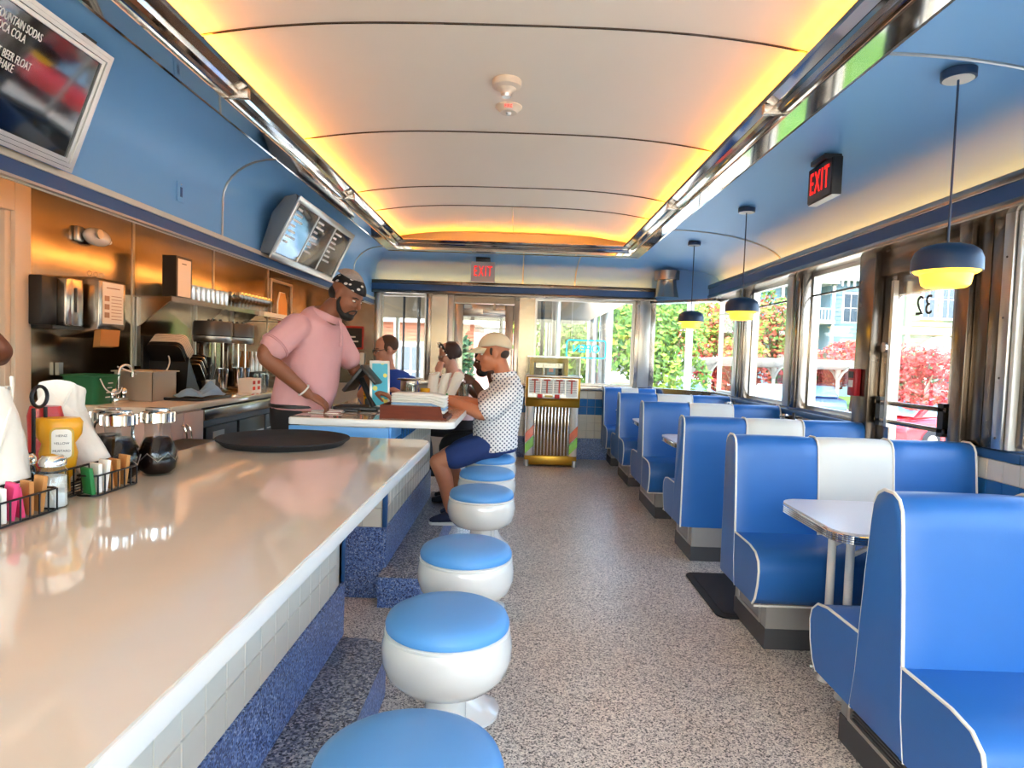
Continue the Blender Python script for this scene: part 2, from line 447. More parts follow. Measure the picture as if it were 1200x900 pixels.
text('number_32', '32', 'black', d1, .17, frame_T((XR + .008, 3.95, 1.77), (0, 1, 0), (0, 0, 1)))
tb = struct('trim_1', 'steel threshold under the side door'); bx('threshold', 'steel', tb, XR - .05, XR + .12, 3.54, 4.36, 0, .02)

# ---- end wall
we = struct('wall_end', 'far end wall with steel panels, windows and tiled base')
bx('lower_wall', 'grout', we, -3.0, -.96, YE, YE + .12, 0, .935)
bx('lower_wall', 'grout', we, -.02, 2.4, YE, YE + .12, 0, .935)
for a, b in ((-1.97, -.96), (-.02, 1.86)): bx('sill_rail', 'steel', we, a, b, YE - .05, YE + .12, .938, 1.01, bevel=.006)
tiles(we, (-.02, YE, .935 - 6 * TS), (1, 0, 0), (0, 0, 1), 17, 6, lambda i, j: 'tile_blue' if j in (3, 4) else 'tile_cream')
bx('terrazzo_base', 'terrazzo_blue', we, -.02, 1.86, YE - .012, YE, 0, .935 - 6 * TS)
bx('wall_panel', 'steel_wall', we, XL, -1.97, YE - .01, YE + .12, .935, 2.3)
bx('post', 'alu', we, -1.97, -1.90, YE - .03, YE + .1, 1.0, 2.17, bevel=.005)
bx('post', 'steel', we, -1.27, -1.20, YE - .04, YE + .1, 1.0, 2.17, bevel=.005)
bx('wall_panel', 'steel_wall', we, -1.20, -.98, YE - .02, YE + .1, .95, 2.17)
bx('post', 'alu', we, -.98, -.90, YE - .05, YE + .1, 0, 2.17, bevel=.005)
bx('post', 'steel', we, -.08, -.01, YE - .05, YE + .1, 0, 2.17, bevel=.005)
bx('wall_panel', 'steel_wall', we, -.01, .2, YE - .02, YE + .1, .95, 2.17)
bx('post', 'steel', we, 1.55, 1.82, YE - .06, YE + .1, 1.0, 2.17, bevel=.008)
bx('post_rib', 'alu', we, 1.60, 1.75, YE - .075, YE - .055, 1.01, 2.165, bevel=.004)
bx('header_lip', 'steel_dark', we, SOF, 1.82, YE - .155, YE - .13, 2.285, 2.335, bevel=.004)
bx('header_band', 'blue_trim', we, SOF, 1.82, YE - .145, YE + .12, 2.205, 2.29)
bx('header_rail', 'steel_dark', we, SOF, 1.82, YE - .155, YE + .12, 2.165, 2.207, bevel=.004)
bx('led_strip', 'led_side', we, SOF + .05, 1.78, YE - .108, YE - .096, 2.296, 2.304)
def window_y(x0, x1, label, z0=1.01, z1=2.166, y=YE + .04):
    wcount[0] += 1
    w = struct('window_%d' % wcount[0], label); fr = MB(); t = .03
    fr.box(x0, x1, y - .02, y + .03, z0, z0 + t); fr.box(x0, x1, y - .02, y + .03, z1 - t, z1)
    fr.box(x0, x0 + t, y - .02, y + .03, z0 + t, z1 - t); fr.box(x1 - t, x1, y - .02, y + .03, z0 + t, z1 - t)
    fr.build('window_frame', 'alu', w)
    bx('pane', 'glass', w, x0 + t, x1 - t, y, y + .006, z0 + t, z1 - t)
    return w
window_y(-1.90, -1.27, 'end window behind the man in the blue shirt')
window_y(.2, 1.55, 'wide end window with the neon sign behind the jukebox')
d2 = struct('door_2', 'glazed steel end door under the exit sign')
fr = MB()
fr.box(-.89, -.77, YE + .0, YE + .05, .02, 2.06); fr.box(-.2, -.09, YE, YE + .05, .02, 2.06)
fr.box(-.77, -.2, YE, YE + .05, 1.90, 2.06); fr.box(-.77, -.2, YE, YE + .05, .02, .3)
fr.build('door_frame', 'steel', d2, bevel=.004)
bx('door_head', 'steel_dark', d2, -.90, -.08, YE - .03, YE + .1, 2.07, 2.166)
bx('door_pane', 'glass', d2, -.77, -.2, YE + .02, YE + .026, .3, 1.90)
bx('door_closer', 'alu', d2, -.50, -.2, YE - .07, YE - .005, 1.93, 1.985, bevel=.006)
bx('closer_arm', 'steel_dark', d2, -.36, -.33, YE - .09, YE - .07, 1.98, 2.11)
bx('sensor', 'white', d2, -.76, -.66, YE - .02, YE, 2.0, 2.05)

# ---- chamfered glass corner between end wall and window wall
cA = Vector((1.82, YE, 0)); cB = Vector((XR, 8.0, 0)); cd = (cB - cA); cl = cd.length
TC = frame_T((cA.x, cA.y, 0), cd, (0, 0, 1))           # x along the corner, y up, z into the room?
TCi = Matrix(((cd.x / cl, cd.y / cl * 1, 0, cA.x), (cd.y / cl, -cd.x / cl, 0, cA.y), (0, 0, 1, 0), (0, 0, 0, 1)))  # x along, y outwards
TCi[0][1] = -cd.y / cl; TCi[1][1] = cd.x / cl          # outward normal (+x,+y)
wc = struct('wall_corner', 'chamfered glass corner of the diner with steel and blue cap')
def cbx(name, m, x0, x1, y0, y1, z0, z1, parent=wc, bevel=0):
    return MB().box(x0, x1, y0, y1, z0, z1, TCi).build(name, m, parent, bevel=bevel)
cbx('lower_wall', 'grout', 0, cl, 0, .12, 0, .935)
cbx('sill_rail', 'steel', -.02, cl + .02, -.03, .12, .938, 1.01)
cbx('header_band', 'blue_trim', -.03, cl + .03, -.1, .1, 2.17, 2.29)
cbx('header_rail', 'steel', -.02, cl + .02, -.115, .12, 2.14, 2.172)
cbx('header_block', 'blue_paint', .02, cl + .04, -.13, .12, 2.17, 2.62)
wcount[0] += 1
w9 = struct('window_%d' % wcount[0], 'slanted corner window between the end wall and the side windows')
cbx('pane', 'glass', .03, cl - .02, .04, .046, 1.01, 2.14, parent=w9)
# steel flue cap set in the corner of the ceiling
fl = bpy.data.objects.new('corner_flue', None); C.objects.link(fl); fl.parent = wc; fl.location = (1.90, 8.36, 2.20)
q = MB().lathe([(.17, 0), (.155, .06), (.135, .14), (.125, .22), (.13, .235)], 20, a0=PI * .75, a1=PI * 2.05); q.build('duct_body', 'steel', fl)
q = MB().lathe([(.13, .22), (.17, .225), (.172, .34), (.16, .345)], 20, a0=PI * .6, a1=PI * 2.2); q.build('duct_collar', 'steel', fl)

# ---- left side: bulkhead, valance, recessed back-bar wall
wl = struct('wall_left', 'left wall: blue bulkhead over a recessed stainless back bar')
ys = [3.83, 4.91, 6.20, 7.55, YE]
for a, b in zip(ys[:-1], ys[1:]):
    bx('wall_panel', 'steel_wall', wl, XL - .06, XL, a + .004, b - .004, 0, 2.32)
    bx('joint_strip', 'alu', wl, XL, XL + .008, a - .012, a + .012, .98, 2.32)
bx('wall_core', 'cream', wl, XL - .16, XL - .06, YB, YE + .12, 0, 3.02)
bx('wall_panel', 'cream', wl, XL - .06, XL, YB, 2.72, 0, 2.32)
bx('niche_ceiling', 'cream', wl, XL, SOF - .02, YB, YE, 2.32, 2.36)
bx('led_strip', 'led_bar', wl, SOF - .065, SOF - .055, 3.0, 8.4, 2.10, 2.115)
bx('valance_strip', 'cream', wl, SOF - .012, SOF + .016, YB, YE, 2.075, 2.105, bevel=.003)
bx('valance_band', 'blue_trim', wl, SOF - .015, SOF + .006, YB, YE, 2.015, 2.076)
bx('valance_edge', 'alu', wl, SOF - .018, SOF + .01, YB, YE, 2.005, 2.016)
def bulk(y): return [(SOF, y, 2.10), (SOF, y, 2.34)] + [(SOF + .35 - .35 * math.cos(t), y, 2.34 + .28 * math.sin(t)) for t in [PI / 2 * i / 8 for i in range(1, 9)]]
MB().sheet([bulk(YB), bulk(4.22), bulk(YE)]).build('bulkhead', 'blue_paint', wl)
bx('bulkhead_back', 'cream', wl, SOF - .03, SOF - .022, YB, YE, 2.0, 2.32)
for y in (4.22, 1.4, 7.55):
    MB().tube([(p[0] + .003, p[1], p[2] - .003) for p in bulk(y)], .008, 6).build('seam_strip', 'alu', wl)
# painted service door at the near end of the back bar
d3 = struct('door_3', 'cream panelled service door at the left edge')
bx('door_frame', 'cream', d3, XL - .06, XL + .05, 3.70, 3.825, 0, 2.30, bevel=.008)
bx('door_frame', 'cream', d3, XL - .06, XL + .05, 2.72, 2.84, 0, 2.30, bevel=.008)
bx('door_frame', 'cream', d3, XL - .06, XL + .05, 2.84, 3.70, 2.12, 2.30, bevel=.008)
bx('door_stop', 'cream', d3, XL - .06, XL + .025, 3.655, 3.70, 0, 2.12, bevel=.006)
bx('door_leaf', 'cream', d3, XL - .05, XL - .01, 2.85, 3.655, .01, 2.11)

# ---- unseen back wall behind the viewpoint, glazing enlarged to bring in more daylight
wb = struct('wall_back', 'glazed near end wall behind the viewpoint')
bx('lower_wall', 'tile_cream', wb, XL, XR + .1, YB - .12, YB, 0, .35)
bx('upper_wall', 'blue_paint', wb, XL, XR + .1, YB - .12, YB, 2.55, 3.02)
for x in (-3.0, -1.55, -.2, 1.15, 2.38): bx('post', 'steel', wb, x, x + .12, YB - .12, YB, .35, 2.55)
wcount[0] += 1
w10 = struct('window_%d' % wcount[0], 'row of unseen tall panes behind the viewpoint, enlarged for daylight')
for a, b in ((-2.88, -1.55), (-1.43, -.2), (-.08, 1.15), (1.27, 2.38)): bx('pane', 'glass', w10, a, b, YB - .06, YB - .054, .35, 2.55)

# ---- ceiling: tray panels, blue vaults, steel cornice
ce = struct('ceiling', 'pale vaulted ceiling tray inside a polished steel cornice with blue vaults')
CX = -.115
def tray(s):                                   # s in -1..1 across
    return (CX + 1.45 * s, 2.862 - .10 * abs(s) ** 3.2)
seams = [-2.45, -1.22, .16, 1.54, 2.92, 4.30, 5.68, 6.39]
N_ = 28
def tray_panel(y0, y1, s0=-1, s1=1):
    rows = []
    for i in range(N_ + 1):
        s = s0 + (s1 - s0) * i / N_
        x, z = tray(s); rows.append([(x, y0 + .003, z), (x, y1 - .003, z)])
    mb = MB().sheet(rows)
    o = mb.build('ceiling_panel', 'ceiling', ce)
    return o
for a, b in zip(seams[:-1], seams[1:]): tray_panel(a, b)
tray_panel(seams[-1], 7.72, -1, -.002); tray_panel(seams[-1], 7.72, .002, 1)
for y in seams[1:]:
    MB().tube([(tray(-1 + 2 * i / N_)[0], y, tray(-1 + 2 * i / N_)[1] - .002) for i in range(N_ + 1)], .006, 6).build('seam_strip', 'steel_dark', ce)
MB().tube([(CX, 6.39, 2.862), (CX, 7.7, 2.862)], .006, 6).build('seam_strip', 'alu', ce)
bx('tray_backing', 'white', ce, -1.75, 1.5, YB, 7.85, 2.90, 2.92)
# cornice profile: (offset outward from the inner lip, z)
prof = [(0.0, 2.730), (-.004, 2.722), (.004, 2.705), (.05, 2.692), (.05, 2.688), (.058, 2.672), (.074, 2.660), (.094, 2.657), (.098, 2.652), (.098, 2.622), (.205, 2.618), (.212, 2.612), (.217, 2.622), (.217, 2.66), (.20, 2.668), (.03, 2.70), (.012, 2.712), (.012, 2.73)]
def cornice(name, p0, p1, out):
    """one run of the cornice between two mitred ends; p0/p1 = inner-lip corner points, out = outward unit vector, mitre along the run"""
    run = (Vector(p1) - Vector(p0)).normalized(); o = Vector(out)
    vs = []
    for (a, m) in ((Vector(p0), -1), (Vector(p1), 1)):
        for (d, z) in prof:
            q = a + o * d + run * (d * m); vs.append((q.x, q.y, z))
    n = len(prof)
    mb = MB().add(vs, [tuple(range(n)), tuple(range(2 * n - 1, n - 1, -1))] + [(i, (i + 1) % n, n + (i + 1) % n, n + i) for i in range(n)])
    return mb
LX, RX, EY, BY = -1.43, 1.20, 7.62, -2.2
cn = struct('trim_2', 'polished steel cornice around the ceiling tray')
for nm, a, b, o in (('r', (RX, BY, 0), (RX, EY, 0), (1, 0, 0)), ('l', (LX, BY, 0), (LX, EY, 0), (-1, 0, 0)), ('e', (LX, EY, 0), (RX, EY, 0), (0, 1, 0)), ('b', (LX, BY, 0), (RX, BY, 0), (0, -1, 0))):
    cornice(nm, a, b, o).build('cornice', 'mirror_steel', cn, angle=25)
for (x, o) in ((RX, 1), (LX, -1)):
    for y in (1.2, 3.3, 5.4):
        bx('joint_cover', 'steel', cn, min(x + o * .0, x + o * .10) , max(x + o * .0, x + o * .10), y, y + .03, 2.650, 2.70, bevel=.004)
z0, z1 = 2.708, 2.718
bx('led_strip', 'led', cn, RX + .05, RX + .06, BY, EY, z0 + .012, z1 + .012); bx('led_strip', 'led', cn, LX - .06, LX - .05, BY, EY, z0 + .012, z1 + .012)
bx('led_strip', 'led', cn, LX, RX, EY + .04, EY + .05, z0 + .012, z1 + .012)
# blue vault over the booths
def vault_r(y, n=14):
    return [(1.415 + 1.045 * math.sin(PI / 2 * i / n), y, 2.32 + .30 * math.cos(PI / 2 * i / n)) for i in range(n + 1)]
rows = [vault_r(y) for y in (YB, 2.55, 6.07, 8.3)]
for a, b in zip(rows[:-1], rows[1:]): MB().sheet([a, b]).build('vault_panel', 'blue_paint', ce)
for y in (2.57, 6.07, -1.0): MB().tube([(p[0] - .001, p[1], p[2] - .003) for p in vault_r(y)], .008, 6).build('seam_strip', 'alu', ce)
def vault_e(x, n=12):
    return [(x, 7.835 + .80 * math.sin(PI / 2 * i / n), 2.32 + .30 * math.cos(PI / 2 * i / n)) for i in range(n + 1)]
xs = [SOF, .02, .72, 2.0]
for a, b in zip(xs[:-1], xs[1:]): MB().sheet([vault_e(a), vault_e(b)]).build('vault_panel', 'blue_paint', ce)
for x in xs[1:3]: MB().tube([(p[0], p[1] - .003, p[2] - .002) for p in vault_e(x)], .008, 6).build('seam_strip', 'alu', ce)
MB().sheet([[(1.415, 7.835, 2.62), (2.47, 7.835, 2.62)], [(1.415, YE, 2.62), (2.47, YE, 2.62)]]).build('vault_panel', 'blue_paint', ce)
bx('vault_backing', 'white', ce, 1.41, XR + .12, YB, YE + .1, 2.63, 2.65)
bx('vault_backing', 'white', ce, XL, 1.41, 7.84, YE + .1, 2.63, 2.65)
bx('upper_wall', 'white', ce, XR + .02, XR + .12, YB, YE, 2.29, 3.02)
bx('upper_wall', 'white', ce, XL, XR, YE + .02, YE + .12, 2.29, 3.02)
# ceiling fittings
sm = thing('smoke_detector', 'round cream smoke detector on the ceiling tray, stepped collar', 'smoke detector', (CX, 3.50, 2.862))
MB().lathe([(0, -.075), (.03, -.075), (.032, -.065), (.036, -.058), (.05, -.05), (.052, -.045)], 24).build('sensor_head', 'cream', sm)
MB().lathe([(.052, -.046), (.078, -.036), (.08, -.006), (.076, 0)], 28).build('collar', 'cream', sm)
MB().lathe([(.0, -.088), (.026, -.088), (.030, -.074)], 20).build('cap', 'alu', sm)
fs = thing('fire_strobe', 'round cream fire alarm strobe with red lettering on the ceiling tray', 'fire alarm', (CX + .004, 3.86, 2.862))
MB().lathe([(.0, -.038), (.05, -.038), (.055, -.03), (.08, -.006), (.08, 0)], 28).build('housing', 'cream', fs)
MB().lathe([(0, -.05), (.012, -.05), (.018, -.038)], 14).build('strobe_lens', 'alu', fs)
text('fire_letters', 'FIRE', 'red_letter', fs, .026, frame_T((0, -.067, -.0215), (1, 0, 0), (0, -.6, .8)))
# ================================================================== counters
def counter(label, y0, y1, ztop, xe, xb, face, ya, yb, apron=False, rows=5):
    """worktop from xb to xe (aisle edge), y0..y1, tiled front at x=face over ya..yb"""
    c = thing('lunch_counter', label, 'counter', (0, 0, 0))
    r = .07; th = .042
    pts = []
    for (cx, cy, a) in ((xe - r, y1 - r, 0), (xb + .02, y1 - .02, 90), (xb + .02, y0 + .02, 180), (xe - r, y0 + r, 270)):
        rr = r if cx > -1 else .02
        for i in range(7):
            t = math.radians(a + 15 * i); pts.append((cx + rr * math.cos(t), cy + rr * math.sin(t)))
    inner = [(p[0] + (-.004 if p[0] > -.8 else .004), p[1] + (.004 if p[1] < (y0 + y1) / 2 else -.004)) for p in pts]
    MB().prism(inner, 'z', ztop - .004, ztop).build('worktop', 'counter', c)
    MB().prism(pts, 'z', ztop - th, ztop - .0035).build('worktop_edge', 'counter_edge', c, bevel=.006)
    base = .18 + .23
    nt = rows
    bx('front_wall', 'grout', c, face - .12, face, ya, yb, 0, ztop - th)
    bx('back_wall', 'steel', c, xb + .06, xb + .09, ya, yb, 0, ztop - th)
    bx('terrazzo_base', 'terrazzo_blue', c, face, face + .012, ya, yb - .001, .17, .40)
    n = int((yb - ya - .02) / TS)
    tiles(c, (face, ya + .012, .40), (0, 1, 0), (0, 0, 1), n, rows, lambda i, j: 'tile_blue' if j == rows - 1 and apron else 'tile_cream')
    return c
c1 = counter('long pale quartz lunch counter in the foreground with tiled front', -1.9, 2.88, .985, -.385, -1.25, -.717, -1.9, 2.65)
bx('end_wall', 'grout', c1, -1.2, -.717, 2.60, 2.649, 0, .943)
bx('corner_bead', 'blue_trim', c1, -.725, -.703, 2.635, 2.655, .40, .943, bevel=.006)
c2 = counter('second lunch counter holding the register, beyond the staff gap', 3.50, 5.45, 1.0, -.345, -1.27, -.717, 3.50, 5.3, True)
bx('end_wall', 'terrazzo_blue', c2, -1.2, -.717, 3.488, 3.53, 0, .40)
bx('end_wall', 'grout', c2, -1.2, -.717, 3.494, 3.53, .40, .958)
tiles(c2, (-.717 - 4 * TS - .015, 3.494, .40), (1, 0, 0), (0, 0, 1), 4, 5, lambda i, j: 'tile_cream')
bx('corner_bead', 'blue_trim', c2, -.728, -.70, 3.482, 3.51, .40, .958, bevel=.007)
bx('apron', 'seat_blue', c2, -1.25, -.70, 3.462, 3.486, .885, .957, bevel=.003)
bx('apron', 'seat_blue', c2, -.712, -.69, 3.486, 3.80, .885, .957, bevel=.003)
# raised terrazzo foot rails
def footrail(name, label, y0, y1, rnd_near, rnd_far, x1=-.49):
    s = thing(name, label, 'step')
    p = [(-.717, y0)]; r = .14
    if rnd_near: p += [(x1 - r + r * math.sin(t), y0 + r - r * math.cos(t)) for t in [PI / 2 * i / 6 for i in range(7)]]
    else: p += [(x1, y0)]
    if rnd_far: p += [(x1 - r + r * math.cos(t), y1 - r + r * math.sin(t)) for t in [PI / 2 * i / 6 for i in range(7)]]
    else: p += [(x1, y1)]
    p += [(-.717, y1)]
    MB().prism(p, 'z', 0, .165).build('riser', 'terrazzo_blue', s)
    MB().prism(p, 'z', .165, .172).build('tread', 'terrazzo_step', s, bevel=.002)
    return s
footrail('foot_rail', 'raised speckled terrazzo footrest along the foreground counter', -1.9, 2.62, False, True)
footrail('foot_rail', 'raised speckled terrazzo footrest under the second counter', 3.36, 5.5, False, False)

# ================================================================== stools
def make_stool():
    s = thing('counter_stool', '', 'stool', group='counter stools along the aisle')
    MB().lathe([(0, .002), (.145, .002), (.145, .014), (.12, .03), (.09, .06), (.068, .11), (.06, .2), (.058, .46)], 32).build('pedestal', 'gloss_white', s)
    MB().lathe([(.05, .445), (.10, .448), (.145, .462), (.172, .492), (.184, .53), (.184, .565), (.178, .592), (.174, .60), (.0, .60)], 40).build('bowl', 'gloss_white', s)
    MB().lathe([(.172, .598), (.177, .602), (.177, .608), (.172, .611)], 40).build('seat_rim', 'piping', s)
    MB().lathe([(.165, .606), (.174, .614), (.175, .626), (.168, .642), (.145, .654), (.10, .662), (.05, .665), (0, .666)], 40).build('cushion', 'seat_blue', s)
    return s
st0 = make_stool()
sy = [1.12, 1.77, 2.40, 3.42, 4.00, 4.58, 5.16]
slab = ['nearest blue-topped white stool, cut off by the bottom of the picture', 'second nearest blue-topped white stool beside the foreground counter',
        'third blue-topped white stool, at the end of the foreground counter', 'first blue-topped white stool beyond the staff gap, in front of the seated man',
        'blue-topped white stool just before the man in the cap', 'blue-topped white stool under the man in the cap', 'blue-topped white stool behind the man in the cap']
for i, y in enumerate(sy):
    o = st0 if i == 0 else copy_tree(st0)
    o.location = (-.175, y, 0); o['label'] = slab[i]

# ================================================================== booths
BX0, BX1 = 1.15, 2.41
def prof_back():
    L = [(-.150, .235), (-.128, .36), (-.118, .50), (-.100, .72), (-.080, .90), (-.072, .955), (-.055, .985), (-.025, 1.0)]
    return L + [(-a, b) for a, b in reversed(L)]
def prof_seat(s):
    return [(s * a, b) for a, b in ((.125, .235), (.395, .235), (.425, .27), (.448, .34), (.457, .41), (.445, .455), (.405, .488), (.33, .502), (.085, .505))]
def upholster(name, m, par, P, x0, x1):
    """extruded cushion with slightly puffed face"""
    n = 9; rows = []; k = len(P)
    cy = sum(p[0] for p in P) / k; cz = sum(p[1] for p in P) / k
    for i in range(n + 1):
        t = i / n; e = min(t, 1 - t); f = 0.965 if i in (0, n) else (0.99 if i in (1, n - 1) else 1.0)
        x = x0 + (x1 - x0) * (0.012 if i == 1 else (1 - .012 if i == n - 1 else t)) if i in (1, n - 1) else x0 + (x1 - x0) * t
        rows.append([(x, cy + (p[0] - cy) * f, cz + (p[1] - cz) * f) for p in P])
    vs = [p for r in rows for p in r]
    fs = [(j * k + i, j * k + (i + 1) % k, (j + 1) * k + (i + 1) % k, (j + 1) * k + i) for j in range(n) for i in range(k)]
    fs += [tuple(range(k)), tuple(n * k + i for i in reversed(range(k)))]
    return MB().add(vs, fs).build(name, m, par, angle=50)
def booth(label, y, sides, grille=False, BX1=BX1):
    b = thing('diner_booth', label, 'booth', (0, y, 0), group='blue vinyl booths along the windows')
    P = prof_back()
    if sides == (-1,): P = [(a if a < 0 else min(a, .075), z) for a, z in P]
    if sides == (1,): P = [(a if a > 0 else max(a, -.075), z) for a, z in P]
    w = BX1 - BX0; c = [BX0, BX0 + w * .345, BX0 + w * .655, BX1]
    for i, m in ((0, 'vinyl_blue'), (1, 'vinyl_white'), (2, 'vinyl_blue')):
        o = upholster('back_cushion', m, b, P, c[i], c[i + 1])
        if i == 1: o['label'] = 'white vinyl centre panel of the booth back'
    for x in (BX0 + .006, c[1], c[2], BX1 - .006):
        MB().tube([(x, a * 1.0, z * 1.002) for a, z in P], .0055, 6).build('piping', 'piping', b)
    for s in sides:
        Q = prof_seat(s)
        upholster('seat_cushion', 'vinyl_blue', b, Q, BX0 + .002, BX1)
        MB().tube([(BX0 + .006, a, z) for a, z in Q[1:-1] + [(s * .112, .505)]], .0055, 6).build('piping', 'piping', b)
        MB().tube([(BX0, s * .43, .238), (BX1, s * .43, .238)], .005, 6).build('piping', 'piping', b)
    y0 = -.36 if -1 in sides else -.07; y1 = .36 if 1 in sides else .07
    bx('base', 'grey_base', b, BX0 + .09, BX1 - .02, y0, y1, .10, .236)
    bx('toe_kick', 'dark_base', b, BX0 + .086, BX1 - .02, y0 - .004, y1 + .004, 0, .10)
    fx = BX0 + .088
    fr = MB(); a, e = y0 + .06, y1 - .06
    if e - a > .2:
        fr.box(fx - .006, fx, a, e, .215, .23); fr.box(fx - .006, fx, a, e, .105, .12); fr.box(fx - .006, fx, a, a + .015, .12, .215); fr.box(fx - .006, fx, e - .015, e, .12, .215)
        fr.build('base_frame', 'alu', b)
    if grille:
        for k in range(7):
            bx('grille_slat', 'dark_base', b, fx - .006, fx + .002, a + .03, e - .03, .126 + k * .0125, .131 + k * .0125)
    return b
booth('nearest double booth, cut off by the right edge of the picture', 1.955, (-1, 1), True)
booth('single booth facing the viewer, between the near table and the side door', 3.40, (-1,))
booth('single booth facing away, just beyond the side door mat', 4.44, (1,))
booth('middle double booth beyond the door, with tables on both sides', 5.88, (-1, 1), False)
booth('far double booth, last before the one against the end wall', 7.24, (-1, 1), False)
booth('single booth at the far end, backed against the tiled end wall', 8.53, (-1,), False, 1.84)

def make_table():
    t = thing('dining_table', '', 'table', group='booth tables')
    w = 1.15; P = rrect(w, .60, .10, 6, w / 2, 0)
    MB().prism(P, 'z', .738, .752).build('tabletop', mat('laminate_grey', (214, 212, 210), .3, noise=.08, nscale=200), t)
    q = [(p[0] + (p[0] - w / 2) * .004, p[1] * 1.004) for p in P]
    MB().prism(q, 'z', .708, .742).build('edge_core', 'alu', t)
    for k in range(4):
        MB().tube([(p[0], p[1], .713 + k * .0085) for p in q], .0042, 6, closed=True).build('edge_band', 'chrome', t)
    for s in (-1, 1):
        MB().lathe([(.032, 0), (.032, .006), (.022, .05), (.017, .09), (.017, .708)], 16, Matrix.Translation((.16, s * .075, 0))).build('leg', 'white', t)
        MB().tube([(.16, s * .075, .60), (.36, s * .075, .706)], .010, 8).build('brace', 'white', t)
    return t
tb0 = make_table()
for i, (y, lb) in enumerate(((2.68, 'grey-topped table with ribbed steel edge in the nearest booth'), (5.16, 'table with ribbed steel edge in the booth beyond the side door'),
                             (6.56, 'table with ribbed steel edge in the third booth from the viewer'), (7.72, 'table with ribbed steel edge in the last booth by the end wall'))):
    o = tb0 if i == 0 else copy_tree(tb0)
    o.location = (1.235, y, 0); o['label'] = lb

# door mat
P = rrect(.95, .72, .06, 5, 1.60, 3.74)
o = MB().prism(P, 'z', .001, .010).build('door_mat', 'rubber'); tag(o, 'black rubber mat on the floor before the side door', 'mat')
o2 = MB().prism(rrect(.87, .64, .04, 5, 1.60, 3.74), 'z', .010, .013).build('mat_pile', mat('mat_pile', (30, 30, 34), .95, bump=.5, bscale=500), o)

# ================================================================== pendants, signs
def make_pendant():
    p = thing('pendant_lamp', '', 'lamp', group='navy pendant lamps over the booths')
    MB().lathe([(0, .0), (.064, .0), (.064, -.032), (.060, -.034), (0, -.034)], 28).build('canopy', 'navy_enamel', p)
    MB().lathe([(0, -.034), (.056, -.0345), (.056, -.036), (0, -.036)], 28).build('canopy_plate', 'gloss_white', p)
    MB().cyl(.0045, -.70, -.03, 8).build('rod', 'navy_enamel', p)
    MB().lathe([(.012, -.695), (.05, -.70), (.092, -.712), (.116, -.732), (.127, -.762), (.128, -.812), (.124, -.812), (.122, -.765), (.11, -.737), (.02, -.706)], 36).build('shade', 'navy_enamel', p)
    MB().lathe([(.12, -.810), (.112, -.818), (.094, -.825), (.09, -.85), (.086, -.866), (.074, -.876), (0, -.880)], 32).build('diffuser', 'glow_glass', p)
    return p
pl0 = make_pendant()
for i, (y, lb) in enumerate(((2.66, 'nearest navy dome pendant lamp, in front of the side door'), (5.07, 'navy dome pendant lamp over the booth beyond the side door'),
                             (6.56, 'farthest navy dome pendant lamp, near the end corner window'))):
    o = pl0 if i == 0 else copy_tree(pl0)
    o.location = (1.75, y, 2.598); o['label'] = lb

def exit_sign(label, loc, rz, body, drop=.03, hh=.205, rim=.008):
    e = thing('exit_sign', label, 'sign', loc, rz)
    bx('mount', 'black', e, -.09, .09, -.05, .05, -drop, 0, bevel=.004)
    bx('housing', 'black', e, -.15, .15, -.028, .028, -drop - hh, -drop, bevel=.005)
    bx('face_plate', body, e, -.15 + rim, .15 - rim, -.033, -.027, -drop - hh + rim, -drop - rim)
    text('exit_letters', 'EXIT', 'red_letter', e, .185, frame_T((0, -.034, -drop - hh / 2), (1, 0, 0), (0, 0, 1)), .002, font_scale=(.52, 1.0), spacing=1.25)
    bx('base_plate', 'white', e, -.145, .145, -.024, .024, -drop - hh - .003, -drop - hh + .001)
    return e
exit_sign('red lit exit sign on a grey plate over the end door', (-.49, 8.10, 2.602), 0, mat('sign_grey', (170, 172, 172), .5), .055, .245, .0)
exit_sign('red lit exit sign in a black case hanging over the booths', (1.76, 3.80, 2.598), -PI / 2, 'black', .03, .215)

# ================================================================== menu boards
def on_bulk(y0, y1, zlo, tilt_bot, tilt_top, zhi):
    pass
def menu_board(label, y0, y1, lo, hi, depth=.10):
    """slanted lit board: lo/hi = (x,z) of the bottom and top of its face; runs along y"""
    a = Vector((lo[0], 0, lo[1])); b = Vector((hi[0], 0, hi[1])); up = (b - a).normalized(); nrm = Vector((up.z, 0, -up.x))
    if nrm.x < 0: nrm = -nrm
    h = (b - a).length; L = y1 - y0
    bd = thing('menu_board', label, 'menu board', (0, 0, 0))
    T = Matrix(((0, up.x, nrm.x, lo[0]), (1, up.y, nrm.y, y0), (0, up.z, nrm.z, lo[1]), (0, 0, 0, 1)))   # x along y, y up the board, z out
    return bd, T, L, h
b1, T, L, h = menu_board('near slanted black menu board with white lettering', 1.2, 2.72, (-1.955, 2.10), (-1.775, 2.585))
MB().box(0, L, 0, h, -.07, .02, T).build('case', 'black', b1)
fr = MB()
for k, (o_, z_) in enumerate(((0, .03), (.018, .036), (.036, .03))):
    w = .016
    fr.box(o_, L - o_, o_, o_ + w, .018, z_, T); fr.box(o_, L - o_, h - o_ - w, h - o_, .018, z_, T)
    fr.box(L - o_ - w, L - o_, o_ + w, h - o_ - w, .018, z_, T); fr.box(o_, o_ + w, o_ + w, h - o_ - w, .018, z_, T)
fr.build('frame', 'alu', b1)
MB().box(.054, L - .054, .054, h - .054, .02, .0225, T).build('letter_panel', mat('board_black', (10, 12, 18), .06, coat=.5), b1)
